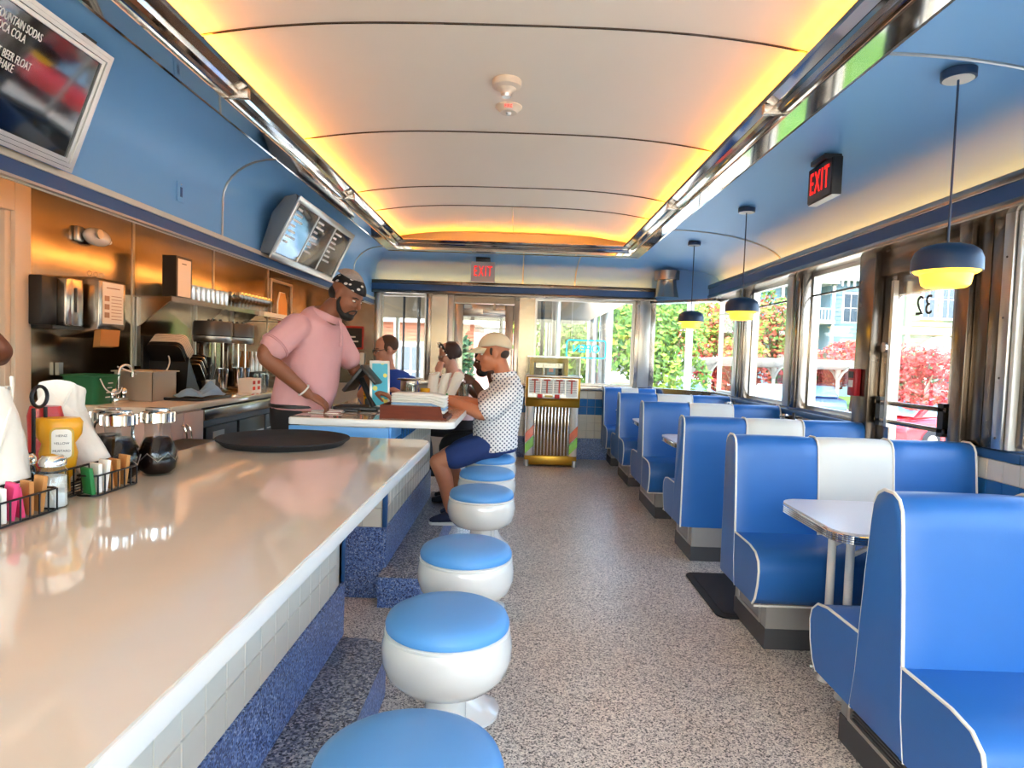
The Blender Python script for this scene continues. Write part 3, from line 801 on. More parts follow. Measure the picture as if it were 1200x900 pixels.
for s_, ax, ay in (('FOUNTAIN SODAS', 1.168, .415), ('COCA COLA', 1.106, .378), ('ROOT BEER FLOAT', 1.166, .300), ('MILKSHAKE', 1.10, .264)):
    # rows of push-in letters, right-aligned as they stand
    text('lettering', s_, 'white', b1, .042, T @ Matrix.Translation((ax, ay, .0235)), .001, 'RIGHT', (.56, 1))
clp = MB().box(L - .16, L - .09, h, h + .016, -.02, .01, T); clp.build('latch', 'black', b1)

b2, T, L, h = menu_board('far curved steel menu case with three dark glossy panels', 4.82, 6.40, (-1.945, 2.075), (-1.715, 2.545))
cp = [(0, -.05), (.03, .03), (h - .03, .03), (h, -.0), (h - .06, -.07), (h * .6, -.10)]
MB().add([tuple(T @ Vector((x, p[0], p[1]))) for x in (0, L) for p in cp], [tuple(range(6)), tuple(range(11, 5, -1))] + [(i, (i + 1) % 6, 6 + (i + 1) % 6, 6 + i) for i in range(6)]).build('case', mat('case_grey', (104, 110, 116), .5), b2, bevel=.01)
fr = MB()
for (a_, b_, c_, d_) in ((0, L, .0, .05), (0, L, h - .05, h), (0, .05, .05, h - .05), (L - .05, L, .05, h - .05)): fr.box(a_, b_, c_, d_, .028, .044, T)
fr.build('frame', 'alu', b2, bevel=.004)
pan = mat('board_gloss', (20, 24, 30), .05, coat=.6, bump=.06, bscale=4)
for k in range(3):
    a_ = .055 + k * (L - .11) / 3; b_ = a_ + (L - .11) / 3 - .02
    MB().box(a_, b_, .055, h - .055, .03, .034, T).build('menu_panel', pan, b2)
    if k: MB().box(a_ - .018, a_ - .002, .05, h - .05, .03, .04, T).build('divider', 'alu', b2)
    dash = MB()
    for j in range(7): dash.box(a_ + .03, a_ + .03 + .10 + .05 * ((j * 7 + k) % 3), h - .10 - j * .045, h - .082 - j * .045, .034, .0345, T)
    dash.build('menu_lines', 'paper', b2)
# thermostat plate on the bulkhead
th = thing('thermostat', 'small blue control plate on the blue bulkhead between the menu boards', 'wall control', (SOF, 3.66, 2.20))
bx('plate', 'blue_paint', th, 0, .008, 0, .075, 0, .115, bevel=.003); bx('slot', 'blue_trim', th, .008, .011, .028, .048, .03, .085); bx('screw', 'alu', th, .008, .010, .034, .042, .098, .104)

# ================================================================== jukebox
jb = thing('jukebox', 'gold and chrome jukebox with title strips by the end window', 'jukebox', (.44, 8.22, 0))
gold = mat('jukebox_gold', (176, 132, 40), .3, .7, noise=.2, nscale=6); yel = mat('jukebox_yellow', (226, 176, 40), .35, coat=.3)
MB().prism(rrect(.66, .50, .05, 4), 'z', .05, .76).build('cabinet', 'black', jb)
MB().box(-.33, .33, -.27, -.24, .02, .14).build('plinth', gold, jb, bevel=.01)
for s in (-1, 1):
    MB().prism(rrect(.07, .10, .03, 4, s * .30, -.23), 'z', 0, .08).build('foot', 'alu', jb)
    o = MB().prism(rrect(.105, .14, .045, 5, s * .275, -.235), 'z', .14, .755).build('pilaster', mat('pilaster_silver', (222, 218, 206), .2, coat=.4), jb)  # even silver colour of the pillar
    for c_, z_, m_ in (((236, 120, 80), .36, 'pil_orange'), ((140, 220, 70), .22, 'pil_green')):
        MB().prism([(s * .275 - .05, z_ - .06), (s * .275 + .05, z_ + .04), (s * .275 + .05, z_ + .17), (s * .275 - .05, z_ + .06)], 'y', -.309, -.300).build('pilaster_panel', mat(m_, c_, .25, coat=.5), o)
MB().box(-.22, .22, -.265, -.25, .14, .755).build('grille_back', mat('grille_gold', (120, 86, 20), .5, noise=.4, nscale=12), jb)
for k in range(11):
    x = -.21 + k * .042
    MB().box(x - .010, x + .010, -.285, -.262, .145, .755).build('grille_bar', 'chrome', jb, bevel=.006)
MB().prism([(-.31, .755), (-.31, .84), (-.33, .86), (-.33, 1.13), (.25, 1.13), (.25, .755)], 'x', -.34, .34).build('selector_case', gold, jb, bevel=.012)
sp = MB().box(-.31, .31, -.342, -.328, .875, 1.115).build('title_panel', 'alu', jb)
for k in range(4):
    x = -.30 + k * .152
    cols = MB().box(x, x + .142, -.346, -.340, .925 if k < 3 else .885, 1.105).build('title_card', 'paper', sp)
    bars = MB()
    for j in range(6): bars.box(x + .005, x + .137, -.3475, -.3455, .945 + j * .027, .949 + j * .027)
    bars.build('title_lines', 'dark_base', sp)
    MB().box(x + .062, x + .080, -.348, -.3455, .93, 1.10).build('title_stripe', mat('title_red', (206, 84, 66), .6), sp)
    MB().box(x + .03, x + .112, -.348, -.3455, 1.085, 1.10).build('title_stripe', mat('title_red', (206, 84, 66), .6), sp)
MB().box(-.2, .09, -.352, -.34, .862, .922).build('button_panel', 'alu', jb, bevel=.004)
for x in (-.16, .05): MB().box(x - .03, x + .03, -.358, -.35, .868, .916).build('select_button', mat('juke_red', (196, 30, 30), .4), jb, bevel=.004)
MB().box(-.10, -.005, -.356, -.35, .878, .906).build('display', mat('juke_display', (214, 176, 80), .4), jb)
MB().box(-.335, .335, -.33, .25, 1.125, 1.15).build('deck', 'alu', jb, bevel=.006)
arch = MB()
arch.box(-.30, -.245, -.28, .1, 1.15, 1.34); arch.box(.13, .185, -.28, .1, 1.15, 1.34); arch.box(-.30, .185, -.28, .1, 1.305, 1.365)
arch.build('mechanism_arch', yel, jb, bevel=.012)
MB().box(-.235, .13, -.02, .1, 1.15, 1.31).build('mechanism_back', 'black', jb)
MB().box(-.22, .12, -.19, -.15, 1.24, 1.30).build('record_rack', 'steel', jb)
MB().box(-.08, .03, -.19, -.05, 1.15, 1.25).build('carriage', mat('juke_blue', (60, 150, 190), .4), jb, bevel=.01)
MB().box(-.055, .0, -.195, -.188, 1.19, 1.235).build('carriage_label', mat('juke_pink', (230, 150, 140), .5), jb)
MB().cyl(.022, 1.15, 1.29, 12, Matrix.Translation((-.12, -.17, 0))).build('record_motor', 'chrome', jb)
dome = MB(); dome.box(-.325, .325, -.305, -.30, 1.15, 1.38); dome.box(-.325, -.32, -.30, .2, 1.15, 1.38); dome.box(.32, .325, -.30, .2, 1.15, 1.38); dome.box(-.325, .325, -.305, .2, 1.38, 1.385)
dome.build('lid_glass', 'glass', jb)
fr = MB(); fr.box(-.33, .33, -.312, -.295, 1.372, 1.392); fr.box(.318, .332, -.31, .2, 1.372, 1.392); fr.box(.318, .332, -.312, -.298, 1.15, 1.38); fr.build('lid_frame', 'alu', jb)

# ================================================================== neon sign hung in the end window
nx = thing('open_sign', 'cyan neon open sign reversed in the end window', 'neon sign', (.90, 8.56, 1.50))
MB().tube([(p[0], 0, p[1]) for p in rrect(.52, .235, .035, 4)], .007, 8, closed=True).build('neon_border', 'cyan_neon', nx)
text('neon_letters', 'OPEN', 'cyan_neon', nx, .15, frame_T((0, 0, 0), (-1, 0, 0), (0, 0, 1)), .006, font_scale=(.95, 1))
for x in (-.2, .2): MB().tube([(x, .01, .11), (x, .02, .64)], .002, 6).build('hanger_wire', 'alu', nx)
# ================================================================== back bar
KZ = .985
kc = thing('back_counter', 'pale back-bar worktop under the steel wall', 'counter', (0, 0, 0))
bx('worktop', 'counter', kc, XL + .004, -2.17, 3.87, 6.2, KZ - .04, KZ, bevel=.005)
cab = thing('cabinet', 'pink laminate sink cabinet with two doors below the worktop', 'cabinet', (0, 0, 0))
bx('body', 'pink_laminate', cab, XL + .004, -2.21, 3.89, 4.42, .10, KZ - .042)
bx('toe_kick', 'black', cab, XL + .004, -2.26, 3.91, 4.42, 0, .10)
for a, b, hy in ((3.90, 4.145, 4.12), (4.155, 4.41, 4.18)):
    d = bx('door', 'pink_laminate', cab, -2.209, -2.19, a, b, .12, KZ - .055, bevel=.003)
    MB().tube(curve_pts([(-2.19, hy, .69), (-2.165, hy, .71), (-2.155, hy, .77), (-2.165, hy, .83), (-2.19, hy, .85)], 5), .006, 8).build('handle', 'chrome', d)
fr = thing('undercounter_cooler', 'black undercounter cooler with steel drawer front', 'refrigerator', (0, 0, 0))
bx('body', 'black', fr, XL + .004, -2.24, 4.43, 6.15, .08, KZ - .042)
bx('drawer_front', 'steel', fr, -2.239, -2.20, 4.45, 6.12, .845, KZ - .06, bevel=.006)
bx('handle_recess', 'black_metal', fr, -2.239, -2.21, 4.45, 6.12, .80, .84)
bx('control_panel', 'black_metal', fr, -2.239, -2.215, 4.50, 5.0, .60, .79); bx('display', mat('lcd', (150, 160, 160), .3), fr, -2.2149, -2.212, 4.60, 4.78, .70, .75)
for a, b in ((5.05, 5.55), (5.57, 6.1)):
    d = bx('door', 'black_metal', fr, -2.239, -2.215, a, b, .12, .79, bevel=.004)
    bx('door_trim', 'alu', d, -2.2149, -2.21, a + .03, b - .03, .66, .672)
bx('foot', 'black', fr, -2.9, -2.30, 4.5, 6.1, 0, .08)
# low black shelf behind the foreground counter (underbar)
ub = thing('underbar_shelf', 'low black underbar shelf behind the foreground counter', 'shelf', (0, 0, 0))
bx('top', 'black_metal', ub, -1.60, -1.255, 1.4, 3.02, .90, .93, bevel=.004)
bx('side', 'black_metal', ub, -1.60, -1.255, 1.4, 1.44, 0, .90); bx('side', 'black_metal', ub, -1.60, -1.255, 2.98, 3.02, 0, .90)
bx('lower_shelf', 'black_metal', ub, -1.60, -1.255, 1.44, 2.98, .3, .33)

# soap dispenser (oval, white) and others on the steel wall
sd = thing('soap_dispenser', 'white oval dispenser on the steel wall above the paper towels', 'dispenser', (XL, 4.36, 2.10))
MB().ell((.055, .05, 0), (.055, .13, .062), 18, 12).build('shell', 'gloss_white', sd)
MB().cyl(.032, 0, .012, 18, Matrix.Translation((.108, -.01, .012)) @ Matrix.Rotation(PI / 2, 4, 'Y')).build('button', 'cream', sd)
MB().box(0, .03, -.11, -.04, -.05, .05).build('back_plate', 'alu', sd, bevel=.01)
MB().ell((.05, .185, -.01), (.02, .02, .02), 10, 8).build('nozzle', 'gloss_white', sd)
tp = thing('paper_dispenser', 'dark steel roll dispenser at the left of the steel wall', 'dispenser', (XL, 3.90, 1.47))
MB().box(0, .13, -.10, .03, .0, .30).build('side_case', 'black', tp, bevel=.01)
MB().prism([(0, 0.03), (.18, .03), (.20, .06), (.20, .16), (.17, .20), (0, .20)], 'z', 0, .30).build('cover', 'steel', tp, bevel=.01)
MB().box(.198, .204, .08, .10, .09, .24).build('window_slot', 'black', tp)
MB().box(0, .18, -.08, .2, -.02, 0).build('base', 'black', tp)
td = thing('towel_dispenser', 'steel paper towel dispenser with a taped instruction sheet', 'dispenser', (XL, 4.28, 1.40))
MB().prism([(0, 0), (.24, .06), (.25, .10), (.25, .38), (.21, .40), (0, .40)], 'y', -.14, .14).build('case', 'steel', td, bevel=.006)
MB().box(.252, .2535, -.11, .11, .10, .375).build('instruction_sheet', 'paper', td)
pr = MB()
for r_ in range(3): pr.box(.2534, .2544, -.09, -.04, .14 + r_ * .055, .175 + r_ * .055)
for r_ in range(8): pr.box(.2534, .2544, -.02, .09, .13 + r_ * .022, .134 + r_ * .022)
pr.box(.2534, .2544, -.07, .07, .335, .342); pr.build('sheet_print', mat('print_brown', (170, 140, 120), .8), td)
MB().prism([(.20, .05), (.245, .06), (.235, -.05), (.19, -.06)], 'y', -.11, .09).build('paper_towel', 'brown_paper', td)
for y in (-.16, -.10, -.04):
    MB().tube([(.2 + .015 * math.cos(t), y, .405 + .015 + .015 * math.sin(t)) for t in [2 * PI * i / 10 for i in range(10)]], .003, 6, closed=True).build('key_ring', 'chrome', td)
# green bucket, faucet, bin
bk = thing('bucket', 'green plastic sanitizer bucket beside the small sink', 'bucket', (-2.72, 4.02, KZ))
gp = mat('green_plastic', (22, 100, 58), .4)
MB().prism([(p[0], p[1]) for p in rrect(.2, .2, .03, 3)], 'z', 0, .002).build('bottom', gp, bk)
vs = [(p[0], p[1], 0) for p in rrect(.18, .18, .03, 3)] + [(p[0], p[1], .18) for p in rrect(.24, .24, .04, 3)] + [(p[0], p[1], .18) for p in rrect(.232, .232, .04, 3)] + [(p[0], p[1], .01) for p in rrect(.17, .17, .03, 3)]
n_ = 16
MB().add(vs, [(j * n_ + i, j * n_ + (i + 1) % n_, (j + 1) * n_ + (i + 1) % n_, (j + 1) * n_ + i) for j in range(3) for i in range(n_)]).build('wall', gp, bk)
MB().tube([(p[0], p[1], .18) for p in rrect(.25, .25, .04, 3)], .006, 6, closed=True).build('rim', gp, bk)
MB().tube(curve_pts([(.125, -.10, .165), (.14, -.07, .10), (.142, 0, .07), (.14, .07, .07), (.125, .12, .10)], 5), .004, 6).build('handle', 'white', bk)
pr = MB()
for k in range(4): pr.box(.106 + .006 * k, .1075 + .006 * k, -.02, .025, .04 + k * .03, .047 + k * .03)
pr.build('printed_lines', 'white', bk)
fc = thing('faucet', 'chrome gooseneck faucet with two knobs on the back counter', 'faucet', (-2.62, 4.14, KZ))
MB().box(-.03, .03, -.075, .075, 0, .035).build('base', 'chrome', fc, bevel=.01)
MB().tube(curve_pts([(0, 0, .03), (0, 0, .16), (.0, .012, .22), (.01, .05, .245), (.02, .09, .235), (.025, .11, .20), (.025, .112, .18)], 5), .009, 10).build('spout', 'chrome', fc)
MB().cyl(.014, .165, .20, 12, Matrix.Translation((.025, .112, 0))).build('aerator', 'chrome', fc)
for y in (-.055, .055): MB().lathe([(.018, .035), (.018, .05), (.026, .055), (.026, .085), (.02, .092), (0, .093)], 10, Matrix.Translation((0, y, 0))).build('knob', 'chrome', fc)
MB().box(XL + .005 + 2.62, XL + .03 + 2.62, -.06, -.02, .17, .25).build('wall_bracket', 'alu', fc)
MB().tube(curve_pts([(-.02, .02, .235), (.05, .16, .17), (.05, .24, .13), (.06, .27, .19), (.1, .36, .19), (.05, .52, .26), (.0, .58, .33)], 6), .005, 6).build('hose', 'white', fc)
bn = thing('food_pan', 'clear plastic food bin behind the blue towel', 'container', (-2.60, 4.42, KZ))
wl_ = MB(); wl_.box(-.13, .13, -.15, -.146, 0, .2); wl_.box(-.13, .13, .146, .15, 0, .2); wl_.box(.126, .13, -.15, .15, 0, .2); wl_.box(-.13, -.126, -.15, .15, 0, .2); wl_.box(-.13, .13, -.15, .15, 0, .004)
wl_.build('wall', mat('frosted_plastic', (196, 180, 158), .35, trans=.3), bn)
MB().box(-.145, .145, -.165, .165, .196, .205).build('lid', mat('lid_plastic', (190, 178, 160), .4), bn)
MB().box(-.11, .11, -.13, .13, .005, .14).build('contents', 'cream', bn)
bt = thing('bar_tray', 'dark serving tray under a blue towel on the back counter', 'tray', (-2.36, 4.66, KZ))
MB().prism(rrect(.30, .50, .05, 4), 'z', 0, .012).build('plate', 'black', bt); MB().tube([(p[0], p[1], .014) for p in rrect(.30, .50, .05, 4)], .008, 6, closed=True).build('rim', 'black', bt)
tw_ = thing('bar_towel', 'crumpled light blue bar towel on the dark tray', 'towel', (-2.34, 4.66, KZ + .016))
rows = []
for i in range(19):
    r = []
    for j in range(11):
        u = i / 18 - .5; v = j / 10 - .5
        z = .012 + .035 * abs(math.sin(5 * u + 3 * v)) + .022 * math.sin(11 * u - 7 * v + 1) ** 2 * (1 - 2 * abs(v)) + .05 * math.exp(-((u - .28) ** 2) / .015) * (1 - 2 * abs(v))
        if i in (0, 18) or j in (0, 10): z *= .3
        r.append((v * .20 + .02 * math.sin(6 * u), u * .40 + .01 * math.sin(9 * v), z))
    rows.append(r)
MB().sheet(rows).build('cloth', mat('towel_blue', (128, 168, 206), .9, bump=.4, bscale=120), tw_)

# wall shelf with glasses
sh = thing('wall_shelf', 'steel wall shelf with triangular brackets holding rows of glasses', 'shelf', (0, 0, 0))
bx('shelf_plate', 'steel', sh, XL + .01, -2.70, 4.90, 7.30, 1.735, 1.745)
bx('shelf_edge', 'steel', sh, -2.705, -2.69, 4.90, 7.30, 1.71, 1.75)
bx('shelf_lip', 'gloss_white', sh, -2.70, -2.64, 6.55, 7.30, 1.70, 1.748)
for y in (4.95, 5.85, 6.60):
    MB().prism([(XL + .01, 1.735), (-2.71, 1.735), (XL + .01, 1.50)], 'y', y, y + .012).build('bracket', 'steel', sh)
    bx('upright', 'alu', sh, XL + .0, XL + .02, y - .02, y + .03, 1.2, 1.74)
gm = MB().lathe([(.0, .004), (.026, .004), (.028, .0), (.031, .02), (.038, .145), (.036, .145), (.029, .02), (.0, .015)], 14)
glass_me = gm.mesh('tumbler', 'glassware')
wg = MB().lathe([(0, 0), (.032, .001), (.006, .008), (.005, .07), (.02, .085), (.036, .11), (.038, .14), (.033, .17), (.031, .17), (.036, .14), (.034, .112), (.0, .09)], 14)
wine_me = wg.mesh('stem_glass', 'glassware')
def glass(name, me, x, y, z, label, group):
    o = bpy.data.objects.new(name, me); C.objects.link(o); o.location = (x, y, z); tag(o, label, 'glass', group); return o
for k in range(18):
    glass('tumbler', glass_me, -2.92 + (k % 2) * .10, 5.36 + (k // 2) * .088, 1.746, 'clear straight tumbler in the left row on the steel wall shelf', 'tumblers on the wall shelf')
for k in range(32):
    glass('stem_glass', wine_me, -2.94 + (k % 3) * .085, 6.28 + (k // 3) * .085, 1.746, 'clear footed glass in the dense right cluster on the steel wall shelf', 'footed glasses on the wall shelf')
cb = thing('document_holder', 'black document holder with a printed sheet on the wall shelf', 'document holder', (-2.86, 5.10, 1.747))
MB().box(.0, .10, -.035, .005, 0, .34).build('case', 'black', cb)
MB().box(.101, .112, -.035, .21, 0, .34).build('frame', 'black', cb); MB().box(.1121, .113, -.01, .19, .02, .32).build('sheet', 'paper', cb)
MB().box(.113, .1135, .05, .12, .28, .287).build('printed_heading', 'dark_base', cb)
pd = thing('price_sign', 'mustard yellow arched card at the right end of the wall shelf', 'sign', (-2.68, 7.12, 1.749))
MB().prism([(-.13, 0), (.13, 0), (.13, .13), (.07, .24), (-.07, .24), (-.13, .13)], 'x', 0, .02).build('card', mat('mustard_card', (206, 146, 52), .6), pd)
MB().tube([(.01, -.13, 0), (.01, -.13, .13), (.01, -.07, .24), (.01, .07, .24), (.01, .13, .13), (.01, .13, 0)], .01, 6).build('border', 'white', pd)

# stacked baskets / plates leaning, machines
pt = thing('plate_rack', 'tilted rack of stacked plates on the back counter', 'rack', (-2.62, 4.95, KZ))
R_ = Matrix.Translation((0, 0, .32)) @ Matrix.Rotation(math.radians(38), 4, 'X')
for k in range(9):
    MB().prism(rrect(.26, .20, .04, 3), 'z', -.05 + k * .016, -.042 + k * .016, Matrix.Translation((0, -.18, .04)) @ R_ @ Matrix.Rotation(PI / 2, 4, 'X')).build('plate', 'cream' if k < 6 else 'black', pt)
for k in range(6):
    MB().prism(rrect(.26, .17, .02, 3), 'z', -.05 + k * .022, -.04 + k * .022, Matrix.Translation((0, .10, -.10)) @ R_ @ Matrix.Rotation(PI / 2, 4, 'X')).build('tray', ['black', 'alu'][k % 2], pt)
MB().box(-.15, .15, -.3, .32, 0, .02).build('rack_base', 'black', pt)
MB().box(-.16, -.14, -.3, .32, .02, .45).build('rack_back', 'black', pt)
for y in (-.25, .1): MB().prism([(y, .02), (y + .22, .02), (y + .04, .30)], 'x', -.15, .15).build('cradle', 'black_metal', pt)
cy = thing('utensil_cup', 'steel cup of utensils in front of the plate rack', 'cup', (-2.50, 5.10, KZ))
MB().lathe([(0, 0), (.05, 0), (.055, .12), (.052, .12), (.047, .005), (0, .005)], 16).build('cup', 'alu', cy)
for k in range(7):
    a = k * .9; MB().tube([(.02 * math.cos(a), .02 * math.sin(a), .01), (.06 * math.cos(a), .06 * math.sin(a) + .02, .24)], .006, 6).build('utensil', ['chrome', 'black', 'wood'][k % 3], cy)
def mixer(y, s, label):
    m = thing('drink_mixer', label, 'mixer', (-2.62, y, KZ), group='drink mixers on the back counter')
    MB().box(-.13, .10, -.09, .09, 0, .03).build('base', 'steel', m, bevel=.01)
    MB().box(-.12, -.05, -.05, .05, .03, .44).build('column', 'steel_dark', m, bevel=.01)
    MB().lathe([(0, .42), (.145, .42), (.155, .435), (.155, .47), (.15, .474)], 28).build('skirt', 'alu', m)
    MB().lathe([(.15, .472), (.158, .48), (.158, .585), (.15, .60), (0, .605)], 28).build('motor_head', mat('head_grey', (74, 76, 78), .35, .4), m)
    for k in range(3): MB().cyl(.014, .60, .62, 8, Matrix.Translation((-.05 + .05 * k, .03, 0))).build('switch', 'black', m)
    for a in (-.9, 0, .9):
        sp_ = MB().cyl(.008, .16, .43, 8, Matrix.Translation((.09 * math.cos(a), .09 * math.sin(a), 0))).build('spindle', 'chrome', m)
        MB().cyl(.018, .14, .165, 10, Matrix.Translation((.09 * math.cos(a), .09 * math.sin(a), 0))).build('agitator', 'black', sp_)
        MB().lathe([(0, .03), (.034, .03), (.046, .2), (.043, .2), (.03, .035), (0, .035)], 14, Matrix.Translation((.09 * math.cos(a), .09 * math.sin(a), 0))).build('mixing_cup', 'chrome', m)
mixer(5.42, 1, 'left grey drink mixer with steel cups on the back counter'); mixer(5.86, 1, 'right grey drink mixer with steel cups beside the server')
bxs = thing('carton', 'small white carton with red print on the back counter', 'box', (-2.35, 5.55, KZ))
bx('body', 'paper', bxs, -.06, .06, -.10, .10, 0, .12); pr = MB()
for i in range(2):
    for j in range(2): pr.box(.0601, .061, -.085 + i * .1, -.03 + i * .1, .02 + j * .05, .05 + j * .05)
pr.build('print', mat('print_red', (200, 60, 50), .7), bxs)
for k, (x, y) in enumerate(((-2.38, 5.78), (-2.36, 5.90), (-2.42, 6.02))):
    glass('tumbler', glass_me, x, y, KZ, ['tumbler on the back counter nearest the carton', 'middle tumbler on the back counter by the server', 'tumbler on the back counter half hidden by the server'][k], 'tumblers on the back counter')
rk = thing('glass_rack', 'dark rack of small bottles behind the server', 'rack', (-2.6, 6.05, KZ))
MB().box(-.14, .14, -.14, .14, 0, .16).build('crate', 'black', rk)
for k in range(9): MB().lathe([(0, 0), (.025, 0), (.025, .10), (.010, .14), (.010, .19), (0, .19)], 10, Matrix.Translation((-.09 + (k % 3) * .09, -.09 + (k // 3) * .09, .161))).build('bottle', ['clear', 'brown_paper', 'alu'][k % 3], rk)
rb = thing('sanitizer_pail', 'red plastic sanitizer pail hung below the shelf behind the server', 'pail', (-2.52, 6.95, 1.42))
MB().lathe([(0, 0), (.095, 0), (.12, .24), (.125, .245), (.115, .24), (.09, .01)], 20).build('pail', mat('red_plastic', (196, 52, 56), .4), rb)
MB().cyl(.05, 0, .002, 16, Matrix.Translation((.108, -.03, .12)) @ Matrix.Rotation(math.radians(80), 4, 'Y')).build('sticker', mat('sticker_blue', (60, 150, 200), .5), rb)
bx('hook', 'alu', rb, -.48, -.09, -.01, .01, .235, .245)
# window recess behind the server, wall clock and phone at the far end
vw = thing('pass_window', 'pale framed pass-through window in the back-bar wall behind the server', 'window', (XL + .005, 7.75, 1.75))
bx('opening', 'steel_dark', vw, 0, .012, -.18, .5, 0, .42)
for a in ((-.2, .52, .42, .45), (-.2, .52, -.03, 0), (-.2, -.16, 0, .42), (.48, .52, 0, .42)): bx('frame', 'cream', vw, 0, .03, *a)
ck = thing('order_board', 'small black order board in a red frame on the far steel wall', 'sign', (-2.28, YE - .03, 1.42))
bx('panel', 'black', ck, -.15, .15, 0, .01, 0, .26)
for a in ((-.17, .17, .26, .285), (-.17, .17, -.025, 0), (-.17, -.15, 0, .26), (.15, .17, 0, .26)): bx('frame', mat('red_frame', (176, 34, 34), .5), ck, a[0], a[1], -.012, .012, a[2], a[3])
pr = MB()
for k, w_ in enumerate((.06, .16, .2)): pr.box(-.1, -.1 + w_, -.003, 0, .19 - k * .06, .21 - k * .06)
pr.build('chalk_lines', 'paper', ck)
ph = thing('wall_phone', 'grey wall phone under the red-framed order board', 'telephone', (-2.18, YE - .03, 1.05))
bx('base', 'alu', ph, -.11, .02, -.04, .02, 0, .28, bevel=.01); bx('handset', 'white', ph, .03, .09, -.05, .0, .06, .30, bevel=.012); bx('keypad', 'dark_base', ph, -.09, -.01, -.045, -.038, .05, .14)
# ================================================================== things on the counters
TZ = .9852
tr = thing('serving_tray', 'round black serving tray at the far end of the foreground counter', 'tray', (-.955, 2.60, TZ))
MB().lathe([(0, .004), (.215, .004), (.232, .010), (.252, .026), (.262, .028), (.262, .022), (.25, .014), (.236, .0), (0, .0)], 48).build('tray', 'rubber', tr)

# wire caddies with napkins, sauces, packets
def packet(par, x, y, z, w, h, tilt, m, name='packet', rz=0):
    MB().box(-w / 2, w / 2, -.004, .004, 0, h, Matrix.Translation((x, y, z)) @ Matrix.Rotation(rz, 4, 'Z') @ Matrix.Rotation(tilt, 4, 'X')).build(name, m, par, bevel=.002)
pk_pink = mat('packet_pink', (226, 62, 120), .6); pk_green = mat('packet_green', (28, 120, 60), .6)
def caddy(label, x, y, rz):
    c = thing('condiment_caddy', label, 'caddy', (x, y, TZ), rz, group='wire condiment caddies on the counter')
    L, Wd = .26, .13
    w = MB()
    for z in (.005, .075):
        w.tube([(p[0], p[1], z) for p in rrect(L, Wd, .015, 3)], .003, 6, closed=True)
    w.build('wire_rim', 'black_metal', c)
    up = MB()
    for k in range(9):
        xx = -L / 2 + .015 + k * (L - .03) / 8
        for s in (-1, 1): up.tube([(xx, s * Wd / 2, .004), (xx, s * Wd / 2, .075)], .002, 5)
    for k in range(5):
        yy = -Wd / 2 + .02 + k * (Wd - .04) / 4
        for s in (-1, 1): up.tube([(s * L / 2, yy, .004), (s * L / 2, yy, .075)], .002, 5)
        up.tube([(-L / 2, yy, .004), (L / 2, yy, .004)], .002, 5)
    up.build('wire_bars', 'black_metal', c)
    fb = MB()
    for z in (.005, .055): fb.tube([(p[0] + .03, p[1] - Wd / 2 - .030, z) for p in rrect(.17, .054, .01, 3)], .0025, 6, closed=True)
    for k in range(7): fb.tube([(-.05 + k * .027, -Wd / 2 - .057, .004), (-.05 + k * .027, -Wd / 2 - .057, .055)], .002, 5)
    fb.build('packet_basket', 'black_metal', c)
    h = MB()
    for s in (-1, 1): h.tube([(s * .020 - .06, .02, .0), (s * .020 - .06, .02, .225)], .0045, 8)
    h.tube([(-.06 + .026 * math.cos(t), .02, .252 + .026 * math.sin(t)) for t in [2 * PI * i / 20 for i in range(20)]], .0045, 8, closed=True)
    h.build('handle', 'black_metal', c)
    return c
def napkin_roll(label, x, y, z, dx, dy, h, r0=.055, r1=.035, seed=0):
    """cloth napkin rolled round cutlery, standing in a caddy and leaning"""
    n = thing('napkin_roll', label, 'napkin', (x, y, z))
    K, R = 14, 30; vs = []; fs = []
    ax = V3((dx, dy, h)).normalized(); u = ax.orthogonal().normalized(); v = ax.cross(u)
    for i in range(K + 1):
        t = i / K; rr = r0 + (r1 - r0) * t
        if i == 0: rr *= .7
        for j in range(R):
            a = 2 * PI * j / R; ph = a + 1.3 * t + seed
            q = rr * (1 + .10 * math.cos(2 * ph) + .06 * math.cos(5 * ph + 3 * t) + .04 * math.cos(9 * ph))
            e = .10 * r0 * math.cos(ph) * t
            p = ax * ((t * V3((dx, dy, h)).length) + (.5 * r1 * math.cos(a + seed) if i == K else 0)) + u * (q * math.cos(a)) + v * (q * .78 * math.sin(a) + e)
            vs.append(tuple(p))
    for i in range(K):
        for j in range(R): fs.append((i * R + j, i * R + (j + 1) % R, (i + 1) * R + (j + 1) % R, (i + 1) * R + j))
    c0 = len(vs); vs.append((0, 0, 0)); vs.append(tuple(ax * (V3((dx, dy, h)).length - .02)))
    for j in range(R): fs.append((c0, (j + 1) % R, j)); fs.append((c0 + 1, K * R + j, K * R + (j + 1) % R))
    MB().add(vs, fs).build('cloth', 'napkin', n, angle=60)
    sp = []
    for i in range(30):
        t = i / 29; a = t * 2.6 + seed + .5; rr = (r0 + (r1 - r0) * t) * 1.10
        p = ax * (t * V3((dx, dy, h)).length) + u * (rr * math.cos(a)) + v * (rr * .8 * math.sin(a)); sp.append(tuple(p))
    MB().tube(sp, .004, 6).build('fold', 'napkin', n)
    return n
V3 = Vector
cadA = caddy('black wire condiment caddy nearer the syrup jars', -1.175, 1.635, PI / 2)
cadB = caddy('black wire condiment caddy at the left edge of the counter', -1.175, 1.33, PI / 2)
napkin_roll('rolled white napkin lying from the caddy toward the syrup jars', -1.135, 1.735, TZ + .012, -.13, -.02, .21, .042, .062, 1)
napkin_roll('rolled white napkin behind the squeeze bottles', -1.225, 1.71, TZ + .012, -.02, .01, .25, .036, .05, 2)
napkin_roll('tall rolled white napkin at the left edge, nearest the viewer', -1.150, 1.425, TZ + .012, -.035, -.05, .285, .045, .058, 3)
